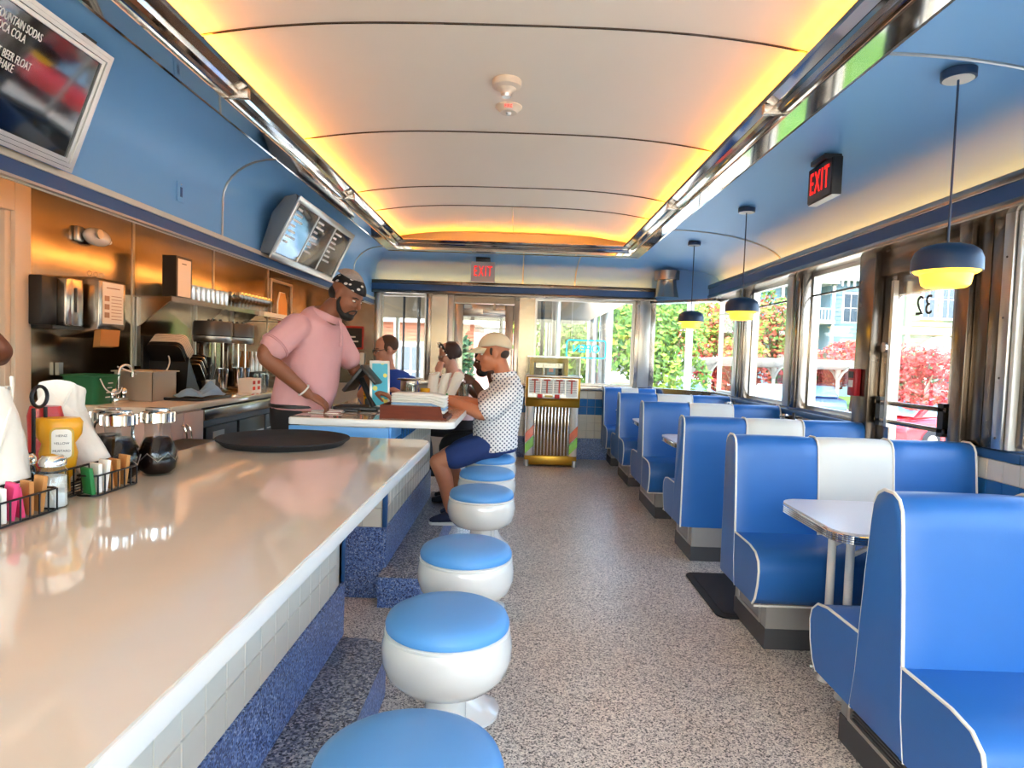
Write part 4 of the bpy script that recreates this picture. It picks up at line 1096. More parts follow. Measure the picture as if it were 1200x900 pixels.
napkin_roll('rolled white napkin in the caddy at the left edge', -1.20, 1.325, TZ + .012, -.03, .0, .28, .036, .052, 4)
def squeeze(name, label, x, y, m, prof, rz):
    o = thing(name, label, 'bottle', (x, y, TZ + .008), rz)
    MB().loft([(0, 0, p[0]) for p in prof], [(p[1], p[2]) for p in prof], 22, side=(1, 0, 0)).build('body', m, o)
    return o
my = mat('mustard_yellow', (232, 164, 20), .35)
ms = squeeze('mustard_bottle', 'yellow squeeze mustard bottle standing on its cap in the caddy', -1.165, 1.60, my,
             [(0, .026, .026), (.035, .026, .026), (.048, .036, .030), (.10, .042, .031), (.125, .036, .029), (.148, .050, .034), (.180, .053, .036), (.190, .046, .030)], math.radians(28))
lb = MB().prism(rrect(.042, .072, .01, 3, .012, .128), 'y', -.041, -.030).build('label', 'paper', ms)
lb2 = MB().prism(rrect(.050, .080, .012, 3, .012, .128), 'y', -.0405, -.030).build('label_border', mat('label_gold', (206, 170, 70), .5), ms)
for i, s_ in enumerate(('HEINZ', 'YELLOW', 'MUSTARD')):
    text('label_text', s_, 'black', lb, .0082, frame_T((.012, -.0413, .148 - i * .019), (1, 0, 0), (0, 0, 1)), .0002)
kt = squeeze('ketchup_bottle', 'red squeeze ketchup bottle behind the caddy handle', -1.225, 1.635, mat('ketchup_red', (176, 22, 20), .3),
             [(0, .026, .026), (.04, .026, .026), (.06, .036, .030), (.15, .038, .030), (.19, .040, .030), (.215, .034, .026)], .4)
def shaker(name, label, x, y, m, fill):
    o = thing(name, label, 'shaker', (x, y, TZ)); f = 1.14
    MB().lathe([(0, 0), (.028 * f, 0), (.030 * f, .01), (.027 * f, .075 * f), (.020 * f, .086 * f), (.020 * f, .092 * f)], 8).build('jar', 'clear', o)
    MB().lathe([(0, .004), (.026 * f, .004), (.0245 * f, fill), (0, fill + .002)], 8).build('contents', m, o)
    MB().lathe([(.022 * f, .086 * f), (.0245 * f, .088 * f), (.0245 * f, .100 * f), (.018 * f, .109 * f), (0, .112 * f)], 18).build('cap', 'chrome', o)
shaker('salt_shaker', 'clear glass salt shaker with a steel cap between the caddies', -1.090, 1.478, mat('salt', (240, 240, 236), .9), .075)
shaker('pepper_shaker', 'glass pepper shaker half hidden behind the salt shaker', -1.165, 1.482, mat('pepper', (70, 60, 52), .9), .07)
# sweetener packets in the front baskets
for cad, nm in ((cadA, 'A'), (cadB, 'B')):
    seq = [(pk_green, .0), ('paper', .016), (('paper' if nm == 'A' else pk_pink), .03), (pk_pink if nm == 'B' else 'brown_paper', .05), ('brown_paper', .066), ('brown_paper', .085)]
    mw = cad.matrix_basis.copy()
    mw = Matrix.Translation(cad.location) @ Matrix.Rotation(cad.rotation_euler.z, 4, 'Z')
    for i, (m_, dx) in enumerate(seq):
        lo = mw @ Vector((-.045 + dx * 1.5, -.097, .008))
        p_ = thing('sugar_packet', ['green', 'white', 'pale' if nm == 'A' else 'pink', 'brown' if nm == 'A' else 'pink', 'brown', 'brown'][i] + ' sweetener packet in the ' + ('caddy nearer the syrup jars' if nm == 'A' else 'left-edge caddy') + ', ' + ('first', 'second', 'third', 'fourth', 'fifth', 'last')[i] + ' in its row',
                   'packet', lo, cad.rotation_euler.z + PI / 2 - .5, group='sweetener packets')
        MB().box(-.021, .021, -.005, .005, 0, .068 + .006 * (i % 3), Matrix.Rotation(.12 * (i % 3 - 1), 4, 'X')).build('packet', m_, p_, bevel=.0015)
# syrup jars
syr = mat('dark_syrup', (16, 5, 4), .12, spec=.25)
for i, (x, y, lb_) in enumerate(((-1.140, 1.805, 'dark syrup jar with steel flip cap nearest the caddy'), (-1.085, 1.905, 'dark syrup jar with steel flip cap at the right of the three'), (-1.215, 1.87, 'syrup jar with steel cap half hidden behind the napkin'))):
    j = thing('syrup_jar', lb_, 'jar', (x, y, TZ), group='syrup jars on the counter'); j.scale = (1.15, 1.15, 1.24)
    MB().lathe([(0, 0), (.034, .0), (.046, .012), (.050, .035), (.046, .06), (.035, .085), (.030, .10), (.031, .125), (.033, .132)], 24).build('jar', 'jar_glass', j)
    MB().lathe([(0, .004), (.031, .004), (.043, .014), (.047, .036), (.043, .06), (.033, .083), (.028, .098 if i != 1 else .09), (0, .099 if i != 1 else .09)], 24).build('syrup', syr, j)
    c_ = MB().lathe([(.034, .126), (.036, .128), (.036, .150), (.030, .155), (0, .156)], 24).build('cap', 'chrome', j)
    for k in range(10):
        a = k * 2 * PI / 10; MB().box(-.004, .004, -.003, .003, .128, .152, Matrix.Translation((.037 * math.cos(a), .037 * math.sin(a), 0)) @ Matrix.Rotation(a, 4, 'Z')).build('cap_rib', 'chrome', c_)
    MB().box(-.03, .03, -.01, .01, .155, .162).build('lever', 'chrome', c_, bevel=.003)
    MB().tube(curve_pts([(-.034, .0, .14), (-.06, 0, .13), (-.066, 0, .09), (-.05, 0, .06)], 5), .004, 8).build('handle', 'chrome', j)
    MB().tube([(.0475 * math.cos(t), .0475 * math.sin(t), .046 + .010 * (1 if k % 2 else -1)) for k, t in enumerate([2 * PI * q / 12 for q in range(12)])], .0012, 5, closed=True).build('diamond_band', 'alu', j)

# ---- second counter: menu tray, picture stand, register
QZ = 1.0004
wt = thing('menu_tray', 'reddish wooden tray of menus at the corner of the second counter', 'tray', (-.59, 3.70, QZ))
MB().prism([(-.19, 0), (.20, 0), (.17, .012), (.155, .075), (-.185, .075)], 'y', -.11, -.095).build('side', 'wood', wt)
MB().prism([(-.19, 0), (.20, 0), (.17, .012), (.155, .075), (-.185, .075)], 'y', .20, .215).build('side', 'wood', wt)
MB().box(-.19, .19, -.10, .205, 0, .012).build('bottom', 'wood', wt); MB().box(-.19, -.175, -.10, .205, 0, .075).build('end', 'wood', wt)
for k in range(6):
    m_ = thing('menu', ('bottom', 'second lowest, blue-edged', 'third lowest', 'middle', 'second highest', 'topmost')[k] + ' laminated menu in the wooden tray', 'menu', (-.58, 3.75, QZ + .02 + k * .018), 0, group='menus in the wooden tray')
    rows = []
    for i in range(13):
        u = i / 12; x = -.15 + u * .31; z = .03 * (1 - .15 * k) - .035 * max(0, u - .75) * 4 * (1 - k / 9) + .02
        rows.append([(x, -.08, z), (x, .13, z)])
    o = MB().sheet(rows).build('leaf', mat('menu_blue_edge', (150, 186, 220), .5) if k == 1 else 'paper', m_)
    md = o.modifiers.new('t', 'SOLIDIFY'); md.thickness = .010
ps_ = thing('picture_stand', 'upright white picture stand with a blue and yellow print on the second counter', 'picture frame', (-.885, 4.08, QZ), math.radians(24))
RT = Matrix.Rotation(math.radians(-7), 4, 'X')
MB().box(-.065, .065, -.008, .008, 0, .32, RT).build('frame', 'gloss_white', ps_, bevel=.004)
prm = voromat('map_print', (70, 180, 206), (222, 220, 110), 16, .28, .4, rand=1.0)
MB().box(-.05, .05, -.010, -.0075, .03, .30, RT).build('print', prm, ps_)
MB().box(-.05, .05, -.06, .09, 0, .006).build('foot', 'gloss_white', ps_)
rg = thing('register', 'black tablet cash register on a stand beside the server', 'cash register', (-1.0, 4.05, QZ))
MB().box(-.16, .12, -.08, .16, 0, .022).build('base', 'black', rg, bevel=.006)
MB().loft([(.08, .02, .02), (.03, .03, .12), (-.01, .04, .20)], [(.02, .03), (.018, .025), (.018, .02)], 10).build('neck', 'black', rg)
TT = Matrix.Translation((-.03, .04, .20)) @ Matrix.Rotation(math.radians(-52), 4, 'Y')
MB().box(-.10, .10, -.14, .14, -.012, .012, TT).build('tablet', 'black', rg, bevel=.006); MB().box(-.088, .088, -.125, .125, .012, .0135, TT).build('screen', mat('screen_dark', (24, 30, 40), .1, coat=.5), rg)
TT2 = Matrix.Translation((.07, -.02, .23)) @ Matrix.Rotation(math.radians(50), 4, 'Y')
MB().box(-.075, .075, -.10, .10, -.01, .01, TT2).build('customer_screen', 'black', rg, bevel=.006)
MB().box(-.13, .02, -.16, -.085, .0, .015).build('keypad', 'black', rg, bevel=.004)
MB().box(-.02, .03, .18, .30, 0, .06).build('receipt_printer', 'black', rg, bevel=.006); MB().box(.031, .033, .20, .27, .03, .045).build('indicator', mat('orange_led', (230, 90, 40), .5), rg)
pp = thing('paper_pile', 'small pile of papers under the server hand', 'papers', (-1.15, 3.85, QZ))
for k in range(3): MB().box(-.09, .09, -.10, .08, k * .004, .003 + k * .004, Matrix.Rotation(.1 * k, 4, 'Z')).build('sheet', ['paper', mat('sheet_red', (150, 70, 66), .7), 'paper'][k], pp)
hb_ = thing('condiment_caddy', 'black wire condiment caddy behind the picture stand on the second counter', 'caddy', (-.98, 4.55, QZ))
MB().tube([(p[0], p[1], .06) for p in rrect(.22, .16, .02, 3)], .003, 6, closed=True).build('wire_rim', 'black_metal', hb_); MB().prism(rrect(.21, .15, .02, 3), 'z', 0, .05).build('tray', 'black', hb_)
MB().tube([(.03 * math.cos(t), 0, .24 + .035 * math.sin(t)) for t in [-1.2 + i * (PI + 2.4) / 16 for i in range(17)]], .006, 8).build('handle', 'black_metal', hb_); MB().tube([(0, 0, .04), (0, 0, .21)], .005, 6).build('handle_post', 'black_metal', hb_)
m2 = thing('mustard_bottle', 'yellow bottle beside the caddy behind the register', 'bottle', (-1.06, 4.50, QZ)); MB().lathe([(0, 0), (.03, 0), (.034, .06), (.034, .14), (.02, .17), (.01, .20), (0, .20)], 16).build('body', my, m2)
for i, (x, y, dx, lb_) in enumerate(((-.66, 4.86, .02, 'rolled white napkin left in the far caddy'), (-.60, 4.88, .05, 'rolled white napkin middle in the far caddy'), (-.54, 4.88, .09, 'rolled white napkin right in the far caddy'),
                                     (-1.14, 5.0, -.03, 'rolled white napkin left of the register screen'), (-1.08, 5.02, 0, 'rolled white napkin just behind the register screen'))):
    napkin_roll(lb_, x, y, QZ + .01, dx, .0, .21, .036, .04, i)
m3 = thing('mustard_cup', 'small yellow cup before the far napkins', 'cup', (-.70, 4.80, QZ)); MB().lathe([(0, 0), (.03, 0), (.038, .11), (.035, .11), (.028, .005)], 16).build('cup', my, m3)
for i, (x, y, lb_) in enumerate(((-.80, 4.75, 'water glass left of the far napkins'), (-.76, 4.62, 'water glass before the seated man hands'), (-.48, 4.98, 'tall glass of ice water behind the man arm'), (-.42, 5.05, 'second tall glass behind the man arm'))):
    glass('tumbler', glass_me, x, y, QZ, lb_, 'glasses on the second counter')
nd = thing('napkin_dispenser', 'steel napkin dispenser on the second counter behind the picture stand', 'napkin dispenser', (-.86, 5.0, QZ)); bx('case', 'steel', nd, -.06, .06, -.04, .04, 0, .16, bevel=.008); bx('top', 'steel_dark', nd, -.085, .085, -.05, .05, .16, .172, bevel=.004)
bt_ = thing('beer_bottle', 'brown glass bottle near the woman', 'bottle', (-.50, 5.25, QZ)); MB().lathe([(0, 0), (.03, 0), (.03, .11), (.013, .16), (.013, .21), (0, .21)], 16).build('bottle', mat('brown_glass', (70, 34, 14), .1, coat=.6), bt_)
# caddies on the window sill by the booths
for i, (y, lb_) in enumerate(((5.16, 'steel napkin and condiment set at the window end of the second table'), (6.56, 'steel condiment set at the window end of the third table'), (7.72, 'steel condiment set at the window end of the last table'))):
    cs = thing('condiment_set', lb_, 'caddy', (2.22, y, .753), group='condiment sets on the booth tables')
    bx('napkin_box', 'steel', cs, -.05, .05, -.04, .04, 0, .20, bevel=.008); bx('napkin_top', 'steel_dark', cs, -.07, .07, -.05, .05, .20, .215)
    MB().lathe([(0, 0), (.035, 0), (.04, .12), (.03, .14), (.03, .20), (.02, .22), (0, .22)], 14, Matrix.Translation((.0, .11, 0))).build('shaker', 'chrome', cs)
    MB().lathe([(0, 0), (.03, 0), (.03, .15), (.012, .19), (.012, .25), (0, .25)], 14, Matrix.Translation((-.02, -.10, 0))).build('bottle', 'black', cs)
# red-framed extinguisher notice / call box by the side door
cbx_ = thing('alarm_box', 'small red alarm pull box on the post left of the side door', 'alarm box', (XR - .095, 4.50, 1.18))
bx('case', mat('alarm_red', (170, 24, 32), .4), cbx_, -.03, .012, -.05, .05, 0, .19, bevel=.006); bx('handle', 'white', cbx_, -.036, -.03, -.025, .025, .06, .11); bx('plate', 'black', cbx_, -.0345, -.03, -.03, .03, .125, .17)
# ================================================================== outside
GZ = -.8
g = MB().box(-60, 90, -30, 110, GZ - .2, GZ).build('ground', mat('asphalt', (182, 178, 170), .9, noise=.15, nscale=.8)); tag(g, 'pale asphalt ground outside', kind='structure')
gr = MB()
for (a, b, c, d) in ((12, 40, 33, 60), (2, 11, 31, 60), (4.2, 9, 8.6, 14), (-30, 1, 30, 60)): gr.box(a, b, c, d, GZ, GZ + .05)
o = gr.build('grass', mat('grass', (76, 112, 36), .95, noise=.3, nscale=3, bump=.4, bscale=60)); tag(o, 'green lawn strips beyond the street', 'grass', kind='stuff')
kb = MB().box(3.6, 40, 21.0, 21.25, GZ, GZ + .13).build('kerb', mat('kerb', (190, 186, 176), .9)); tag(kb, 'pale kerb along the street', kind='structure')

def leafmat(n, a, b):
    m = mat(n, a, .7, noise=.45, nscale=1.7)
    return m
LG = leafmat('leaf_green', (70, 108, 34), 0); LY = leafmat('leaf_lime', (108, 134, 40), 0); LD = leafmat('leaf_dark', (44, 74, 40), 0)
LR = leafmat('leaf_red', (150, 40, 38), 0); LP = leafmat('leaf_rust', (160, 74, 50), 0)
BK = mat('bark', (110, 88, 70), .9, noise=.3, nscale=9)
def tree(label, x, y, zc, rx, rz, m, n=1500, leaf=.16, cat='tree', seed=1, m2=None, group='trees outside the windows', name='tree'):
    rnd = random.Random(seed)
    t = thing(name, label, cat, (x, y, GZ), group=group)
    zc = zc - GZ
    if cat == 'tree':
        tr = MB(); tr.tube([(0, 0, -.05), (.05, .03, zc * .35), (-.04, 0, zc * .7), (0, 0, zc)], [.14, .11, .09, .05], 8)
        for k in range(6):
            a = k * 1.05 + rnd.random(); r = rx * .6
            tr.tube([(0, 0, zc * .55), (r * .5 * math.cos(a), r * .5 * math.sin(a), zc * .85), (r * math.cos(a), r * math.sin(a), zc + rz * .3)], [.06, .04, .015], 6)
        tr.build('trunk', BK, t)
    blobs = []
    for k in range(13):
        a = rnd.random() * 2 * PI; q = rnd.random() ** .5; zz = rnd.uniform(-.7, .75)
        blobs.append((q * rx * .72 * math.cos(a), q * rx * .72 * math.sin(a), zc + zz * rz, rnd.uniform(.32, .5)))
    for mm, cnt in ((m, n if m2 is None else int(n * .6)), (m2, int(n * .4))):
        if mm is None: continue
        lf = MB()
        for i in range(cnt):
            b = blobs[rnd.randrange(13)]
            d = Vector((rnd.gauss(0, 1), rnd.gauss(0, 1), rnd.gauss(0, 1))).normalized() * (b[3] * rnd.uniform(.75, 1.05))
            c = Vector((b[0] + d.x * rx, b[1] + d.y * rx, b[2] + d.z * rz))
            u = Vector((rnd.gauss(0, 1), rnd.gauss(0, 1), rnd.gauss(0, 1))).normalized(); w = u.orthogonal().normalized() * leaf * rnd.uniform(.4, .7); u = u * leaf * rnd.uniform(.7, 1.2)
            lf.add([c - u, c + w, c + u, c - w], [(0, 1, 2, 3)])
        lf.build('foliage', mm, t, fix=False, smooth=False)
    return t
tree('round green tree outside the end window behind the neon sign', 2.3, 19, 1.9, 2.2, 2.0, LG, 4200, .12, seed=2, m2=LY)
tree('lime green tree between the end window columns', 1.2, 23, 2.6, 2.2, 1.6, LY, 2400, .14, seed=12)
tree('tall bushy green tree outside the corner window', 4.7, 22, 1.5, 1.9, 2.4, LG, 4600, .12, seed=3, m2=LY)
tree('dark tree far behind the corner window', 7.2, 40, 4.6, 2.6, 2.6, LD, 2400, .22, seed=4)
tree('dark tree behind the canopy', 10.8, 44, 4.4, 3.4, 2.4, LD, 2400, .22, seed=5)
tree('broad green tree over the white canopy', 9.6, 30, 3.0, 2.2, 2.0, LY, 3200, .15, seed=6, m2=LP)
tree('green tree with rusty tips behind the second side post', 12.6, 32, 3.2, 2.4, 2.2, LG, 3400, .15, seed=7, m2=LP)
tree('red-leaved tree left of the blue house', 10.2, 30, 1.0, 1.9, 1.4, LR, 2800, .13, seed=8, m2=LP)
tree('red-leaved tree in front of the blue house', 15.2, 29, 1.5, 2.9, 1.25, LR, 4200, .13, seed=9, m2=LP)
tree('low red-leaved tree behind the parked white car', 13.0, 30, .7, 1.7, 1.3, LR, 1800, .17, seed=10, m2=LG)
tree('dark-leaved tree under the red crown', 15.0, 25, .9, 1.2, 1.1, LD, 1500, .15, seed=13)
tree('small red-leaved tree seen through the side door', 10.6, 17, 1.0, 1.05, .85, LR, 2200, .075, seed=11)
for i, (x, y) in enumerate(((6.2, 30.5), (8.0, 30.5))):
    tree(['clipped green hedge left of the canopy posts', 'clipped green hedge right of the canopy posts'][i], x, y, -.35, 1.0, .42, LG, 700, .12, cat='bush', seed=20 + i, group='hedges', name='hedge')
tree('small green bush outside the rightmost window', 7.0, 8.6, .28, .55, .5, LG, 700, .09, cat='bush', seed=30, group='hedges', name='bush')

# gull-wing canopies on white posts
cw = mat('canopy_white', (176, 174, 168), .5, noise=.03)
def canopy(label, x0, x1, y, z, d):
    c = thing('parking_canopy', label, 'canopy', (0, y, 0), group='white parking canopies')
    def sec(f): return [(-d * f, .38 * f), (-d * .5 * f, .10), (0, 0), (d * .5 * f, .10), (d * f, .38 * f), (d * .5 * f, .24), (0, .16), (-d * .5 * f, .24)]
    stn = [(x0, .12), (x0 + .6, .55), (x0 + 1.6, .85), (x0 + 3, 1.0), (x1, 1.0)]
    n = 8; vs = []
    for x, f in stn: vs += [(x, p[0], z + p[1] * (.5 + .5 * f)) for p in sec(f)]
    fs = [(j * n + i, j * n + (i + 1) % n, (j + 1) * n + (i + 1) % n, (j + 1) * n + i) for j in range(len(stn) - 1) for i in range(n)] + [tuple(range(n)), tuple((len(stn) - 1) * n + i for i in range(n))]
    MB().add(vs, fs).build('roof_shell', cw, c)
    k = int((x1 - x0 - 1.5) / 2.6)
    for i in range(k + 1):
        x = x0 + 1.8 + i * 2.6
        MB().tube([(x, 0, GZ), (x, 0, z - .5), (x, 0, z + .05)], [.085, .075, .12], 10).build('post', cw, c)
        for s in (-1, 1): MB().tube([(x, 0, z - .45), (x, s * d * .25, z - .1), (x, s * d * .6, z + .12)], [.06, .055, .04], 8).build('arm', cw, c)
    return c
canopy('nearer white gull-wing parking canopy across the lot', 6.0, 19, 26, 1.25, 1.6)
canopy('farther white gull-wing parking canopy across the lot', 8.3, 24, 34, 1.75, 1.6)

# cars
def car(label, x, y, rz, col, name):
    c = thing('car', label, 'car', (x, y, GZ), rz, group='parked cars')
    pm = mat(name, col, .25, coat=.8)
    low = [(-2.15, .32), (-2.2, .62), (-2.05, .86), (-1.2, .93), (1.0, .95), (1.95, .82), (2.2, .6), (2.15, .3)]
    MB().prism(low, 'y', -.85, .85).build('body', pm, c, bevel=.08)
    top = [(-1.7, .9), (-1.15, 1.36), (-.5, 1.45), (.3, 1.42), (1.15, .92)]
    MB().prism(top, 'y', -.68, .68).build('cabin', pm, c, bevel=.06)
    gl = mat('car_glass', (120, 160, 186), .08, coat=.6)
    for s in (-1, 1):
        MB().prism([(-1.45, .96), (-1.02, 1.32), (-.32, 1.38), (-.32, .96)], 'y', s * .672, s * .70).build('side_glass', gl, c)
        MB().prism([(-.24, .96), (-.24, 1.38), (.28, 1.34), (.92, .96)], 'y', s * .672, s * .70).build('side_glass', gl, c)
        for xx in (-1.35, 1.35):
            w = MB().cyl(.32, -.1, .1, 20, Matrix.Translation((xx, s * .80, .32)) @ Matrix.Rotation(PI / 2, 4, 'X')).build('wheel', 'rubber', c)
            MB().cyl(.19, -.11, .11, 14, Matrix.Translation((xx, s * .80, .32)) @ Matrix.Rotation(PI / 2, 4, 'X')).build('hubcap', 'alu', w)
    MB().prism([(.34, 1.40), (1.13, .96), (1.17, .96), (.38, 1.42)], 'y', -.6, .6).build('windscreen', gl, c)
    MB().prism([(-1.68, .95), (-1.17, 1.36), (-1.21, 1.37), (-1.74, .96)], 'y', -.6, .6).build('rear_glass', gl, c)
    return c
car('white car parked under the canopy', 9.9, 24.5, math.radians(70), (186, 188, 190), 'car_white')
car('dark blue car parked behind the canopy post', 12.6, 27.5, math.radians(80), (60, 84, 130), 'car_blue')
car('red car seen through the side door', 11.6, 17.6, math.radians(20), (176, 26, 34), 'car_red')
car('pale blue car outside the end window', 3.2, 17.0, math.radians(175), (140, 164, 190), 'car_pale')
car('silver car left of the corner window tree', 6.9, 26.6, math.radians(10), (196, 198, 200), 'car_silver')

# houses
sid = mat('siding_blue', (98, 128, 142), .7, noise=.04, nscale=2); tw = mat('trim_white', (176, 174, 170), .6)
gls = mat('house_glass', (60, 72, 84), .15)
brk = mat('brick_red', (140, 50, 36), .8, noise=.2, nscale=20)
def hwin(h, x, z, y, w=.95, hh=1.75, shut=None, T=None):
    f = MB(); f.box(x - w / 2 - .1, x + w / 2 + .1, y - .08, y, z - .08, z + hh + .14, T); f = f.build('window', tw, h)
    for a in (0, 1):
        for b in (0, 1):
            MB().box(x - w / 2 + a * w / 2 + .03, x - w / 2 + (a + 1) * w / 2 - .03, y - .10, y - .07, z + b * hh / 2 + .03, z + (b + 1) * hh / 2 - .03, T).build('pane', gls, f)
    if shut:
        for s in (-1, 1): MB().box(x + s * (w / 2 + .13) - .0 + (0 if s > 0 else -.3), x + s * (w / 2 + .13) + (.3 if s > 0 else 0), y - .07, y, z, z + hh, T).build('shutter', shut, h)
hb = thing('street_house', 'pale blue clapboard house with porch and two brick chimneys', 'house', (0, 0, 0))
bx('wall', sid, hb, 22.2, 30, 46, 56, GZ, 7.6); bx('wall', sid, hb, 19.6, 22.2, 48.5, 56, GZ, 7.4)
for k in range(20): bx('clapboard', sid, hb, 22.15, 30, 45.94, 46.0, GZ + 2.5 + k * .30, GZ + 2.5 + k * .30 + .27)
bx('cornice', tw, hb, 19.0, 30.4, 45.5, 56.3, 7.5, 8.0)
for k in range(16): bx('bracket', tw, hb, 19.3 + k * .42, 19.42 + k * .42, 45.45, 45.55, 7.1, 7.5)
MB().prism([(18.9, 8.0), (30.6, 8.0), (28, 9.6), (22, 9.6)], 'y', 45.6, 56).build('roof', mat('slate', (120, 124, 132), .8, noise=.15), hb)
for x in (23.2, 25.0):
    bx('chimney', brk, hb, x, x + .85, 47, 47.9, 8.2, 10.4)
    bx('chimney_cap', brk, hb, x - .1, x + .95, 46.9, 48, 10.3, 10.55)
for z in (1.4, 4.4):
    bx('porch_deck', tw, hb, 18.4, 22.3, 45.4, 48.5, z, z + .25)
    for k in range(4): bx('porch_post', tw, hb, 18.5 + k * 1.2, 18.66 + k * 1.2, 45.45, 45.6, z + .2, z + 2.95)
    bx('porch_rail', tw, hb, 18.5, 22.2, 45.46, 45.56, z + 1.0, z + 1.1)
    for k in range(16): bx('baluster', tw, hb, 18.6 + k * .23, 18.66 + k * .23, 45.48, 45.54, z + .25, z + 1.0)
bx('porch_roof', tw, hb, 18.2, 22.4, 45.2, 48.6, 7.2, 7.5)
hwin(hb, 23.6, 4.6, 46, 1.0, 2.0); hwin(hb, 23.6, 1.2, 46, 1.0, 2.0); hwin(hb, 26.4, 4.6, 46, 1.0, 2.0)
hg = thing('street_house', 'green clapboard house with white windows seen through the side door', 'house', (0, 0, 0))
sg = mat('siding_green', (100, 116, 92), .7, noise=.04, nscale=2)
bx('wall', sg, hg, 20.4, 36, 34, 38, GZ, 8.6)
for k in range(30): bx('clapboard', sg, hg, 20.36, 36, 33.95, 34.0, GZ + .4 + k * .29, GZ + .4 + k * .29 + .26)
for x in (20.4, 23.0, 25.4): bx('corner_board', tw, hg, x, x + .22, 33.9, 34, GZ, 8.6)
bx('belt', mat('belt_tan', (222, 176, 120), .7), hg, 20.2, 36, 33.7, 34, 3.2, 3.6)
for x in (21.5, 22.5, 24.2, 25.2, 27.4): hwin(hg, x, 4.1, 33.95, .62, 2.0); hwin(hg, x, .3, 33.95, .62, 1.9)
MB().prism([(20.6, 2.2), (23.0, 2.2), (21.8, 3.1)], 'y', 32.6, 34).build('porch_gable', tw, hg)
for x in (20.75, 22.75): bx('porch_post', tw, hg, x, x + .14, 32.7, 32.84, GZ, 2.2)
MB().prism([(20, 8.6), (36.5, 8.6), (36.5, 9), (20, 9)], 'y', 33.4, 38.3).build('roof', tw, hg)
bb = thing('street_house', 'peach brick building with a white sash window and grey shutters', 'house', (0, 0, 0))
pch = mat('brick_peach', (136, 84, 62), .85, noise=.12, nscale=14)
bx('wall', pch, bb, -9, -1.55, 22, 28, GZ, 2.55)
for k in range(26):
    bx('brick_course', pch, bb, -9, -1.54, 21.97, 22.0, GZ + .02 + k * .125, GZ + .02 + k * .125 + .105)
bx('eave', tw, bb, -9.3, -1.3, 21.6, 22, 2.4, 2.95)
hwin(bb, -3.72, -.15, 21.97, .78, 1.75, mat('shutter_grey', (108, 112, 122), .7)); hwin(bb, -7.0, -.15, 21.97, .78, 1.75, mat('shutter_grey', (108, 112, 122), .7))
pk = thing('street_house', 'low pinkish wall and fence seen through the end door', 'house', (0, 0, 0))
bx('wall', mat('pink_wall', (140, 104, 98), .8, noise=.06), pk, -1.5, 1.0, 21, 24, GZ, 2.1)
for k in range(9): bx('board', tw, pk, -1.48 + k * .27, -1.24 + k * .27, 20.95, 21.0, GZ, .4)
tree('dark shrub outside the end door', -1.25, 14.5, 1.0, .32, .95, LD, 900, .09, cat='bush', seed=41, group='hedges', name='bush')
# covered walkway outside the end wall
wk = thing('walkway_roof', 'tan covered walkway roof outside the end windows', 'porch', (0, 0, 0))
tan = mat('walkway_tan', (150, 138, 120), .7, noise=.08)
bx('fascia', tan, wk, -4, 1.05, 10.3, 10.42, 1.93, 2.30); bx('roof_deck', tan, wk, -4, 1.05, 8.9, 10.42, 2.30, 2.42)
MB().prism([(1.05, 1.95), (1.75, 2.30), (1.05, 2.30)], 'y', 10.3, 10.42).build('curved_end', tan, wk)
for x, r, m_ in ((-2.0, .05, 'alu'), (-1.86, .02, 'black_metal'), (-1.62, .028, 'black_metal'), (-.30, .03, 'black_metal'), (.36, .03, 'black_metal'), (.47, .05, 'alu'), (.58, .09, 'alu')):
    MB().cyl(r, GZ, 1.95 + (.35 if x < 1 else 0), 14, Matrix.Translation((x, 10.35 if r > .04 else 10.2, 0))).build('post', m_, wk)
for x in (-1.55, -.75, -.2):
    MB().box(x, x + .62, 10.48, 10.50, 1.80, 1.825).build('rail', 'black_metal', wk)
for i, (x, r) in enumerate(((1.2, .085), (1.42, .11), (2.92, .06))):
    c_ = thing('column', ['slim steel column left of the end window centre', 'thicker steel column right of the end window centre', 'grey pole outside the corner window'][i], 'column', (x, 10.5 if i < 2 else 11, GZ))
    MB().lathe([(r * 1.3, 0), (r * 1.3, .1), (r, .14), (r, 3.4)], 18).build('shaft', 'alu' if i < 2 else mat('pole_grey', (150, 146, 138), .6), c_)
    MB().lathe([(r * 1.4, 3.4), (r * 1.5, 3.52), (0, 3.52)], 18).build('cap', 'alu', c_)
# ================================================================== people
def skin_mat(name, c): return mat(name, c, .48, noise=.10, nscale=9)
V = Vector
def remesh(o, vox, it=4):
    r = o.modifiers.new('join', 'REMESH'); r.mode = 'VOXEL'; r.voxel_size = vox; r.use_smooth_shade = True
    s = o.modifiers.new('soften', 'SMOOTH'); s.factor = .5; s.iterations = it
    return o
def limb(mb, P, R, n=14, k=5):
    """tapered limb through joints"""
    pts = curve_pts(P, k); rr = []
    for i in range(len(P) - 1):
        for j in range(k): t = j / k; rr.append(R[i] * (1 - t) + R[i + 1] * t)
    rr.append(R[-1])
    mb.loft(pts, [(a, a) for a in rr], n)
    for p, r in ((P[0], R[0]), (P[-1], R[-1])): mb.ell(p, (r * .98,) * 3, 12, 8)
def head_T(center, fwd, up=(0, 0, 1), s=1.0):
    f = V(fwd).normalized(); u = V(up); u = (u - f * u.dot(f)).normalized(); l = u.cross(f)
    return Matrix(((f.x * s, l.x * s, u.x * s, center[0]), (f.y * s, l.y * s, u.y * s, center[1]), (f.z * s, l.z * s, u.z * s, center[2]), (0, 0, 0, 1)))
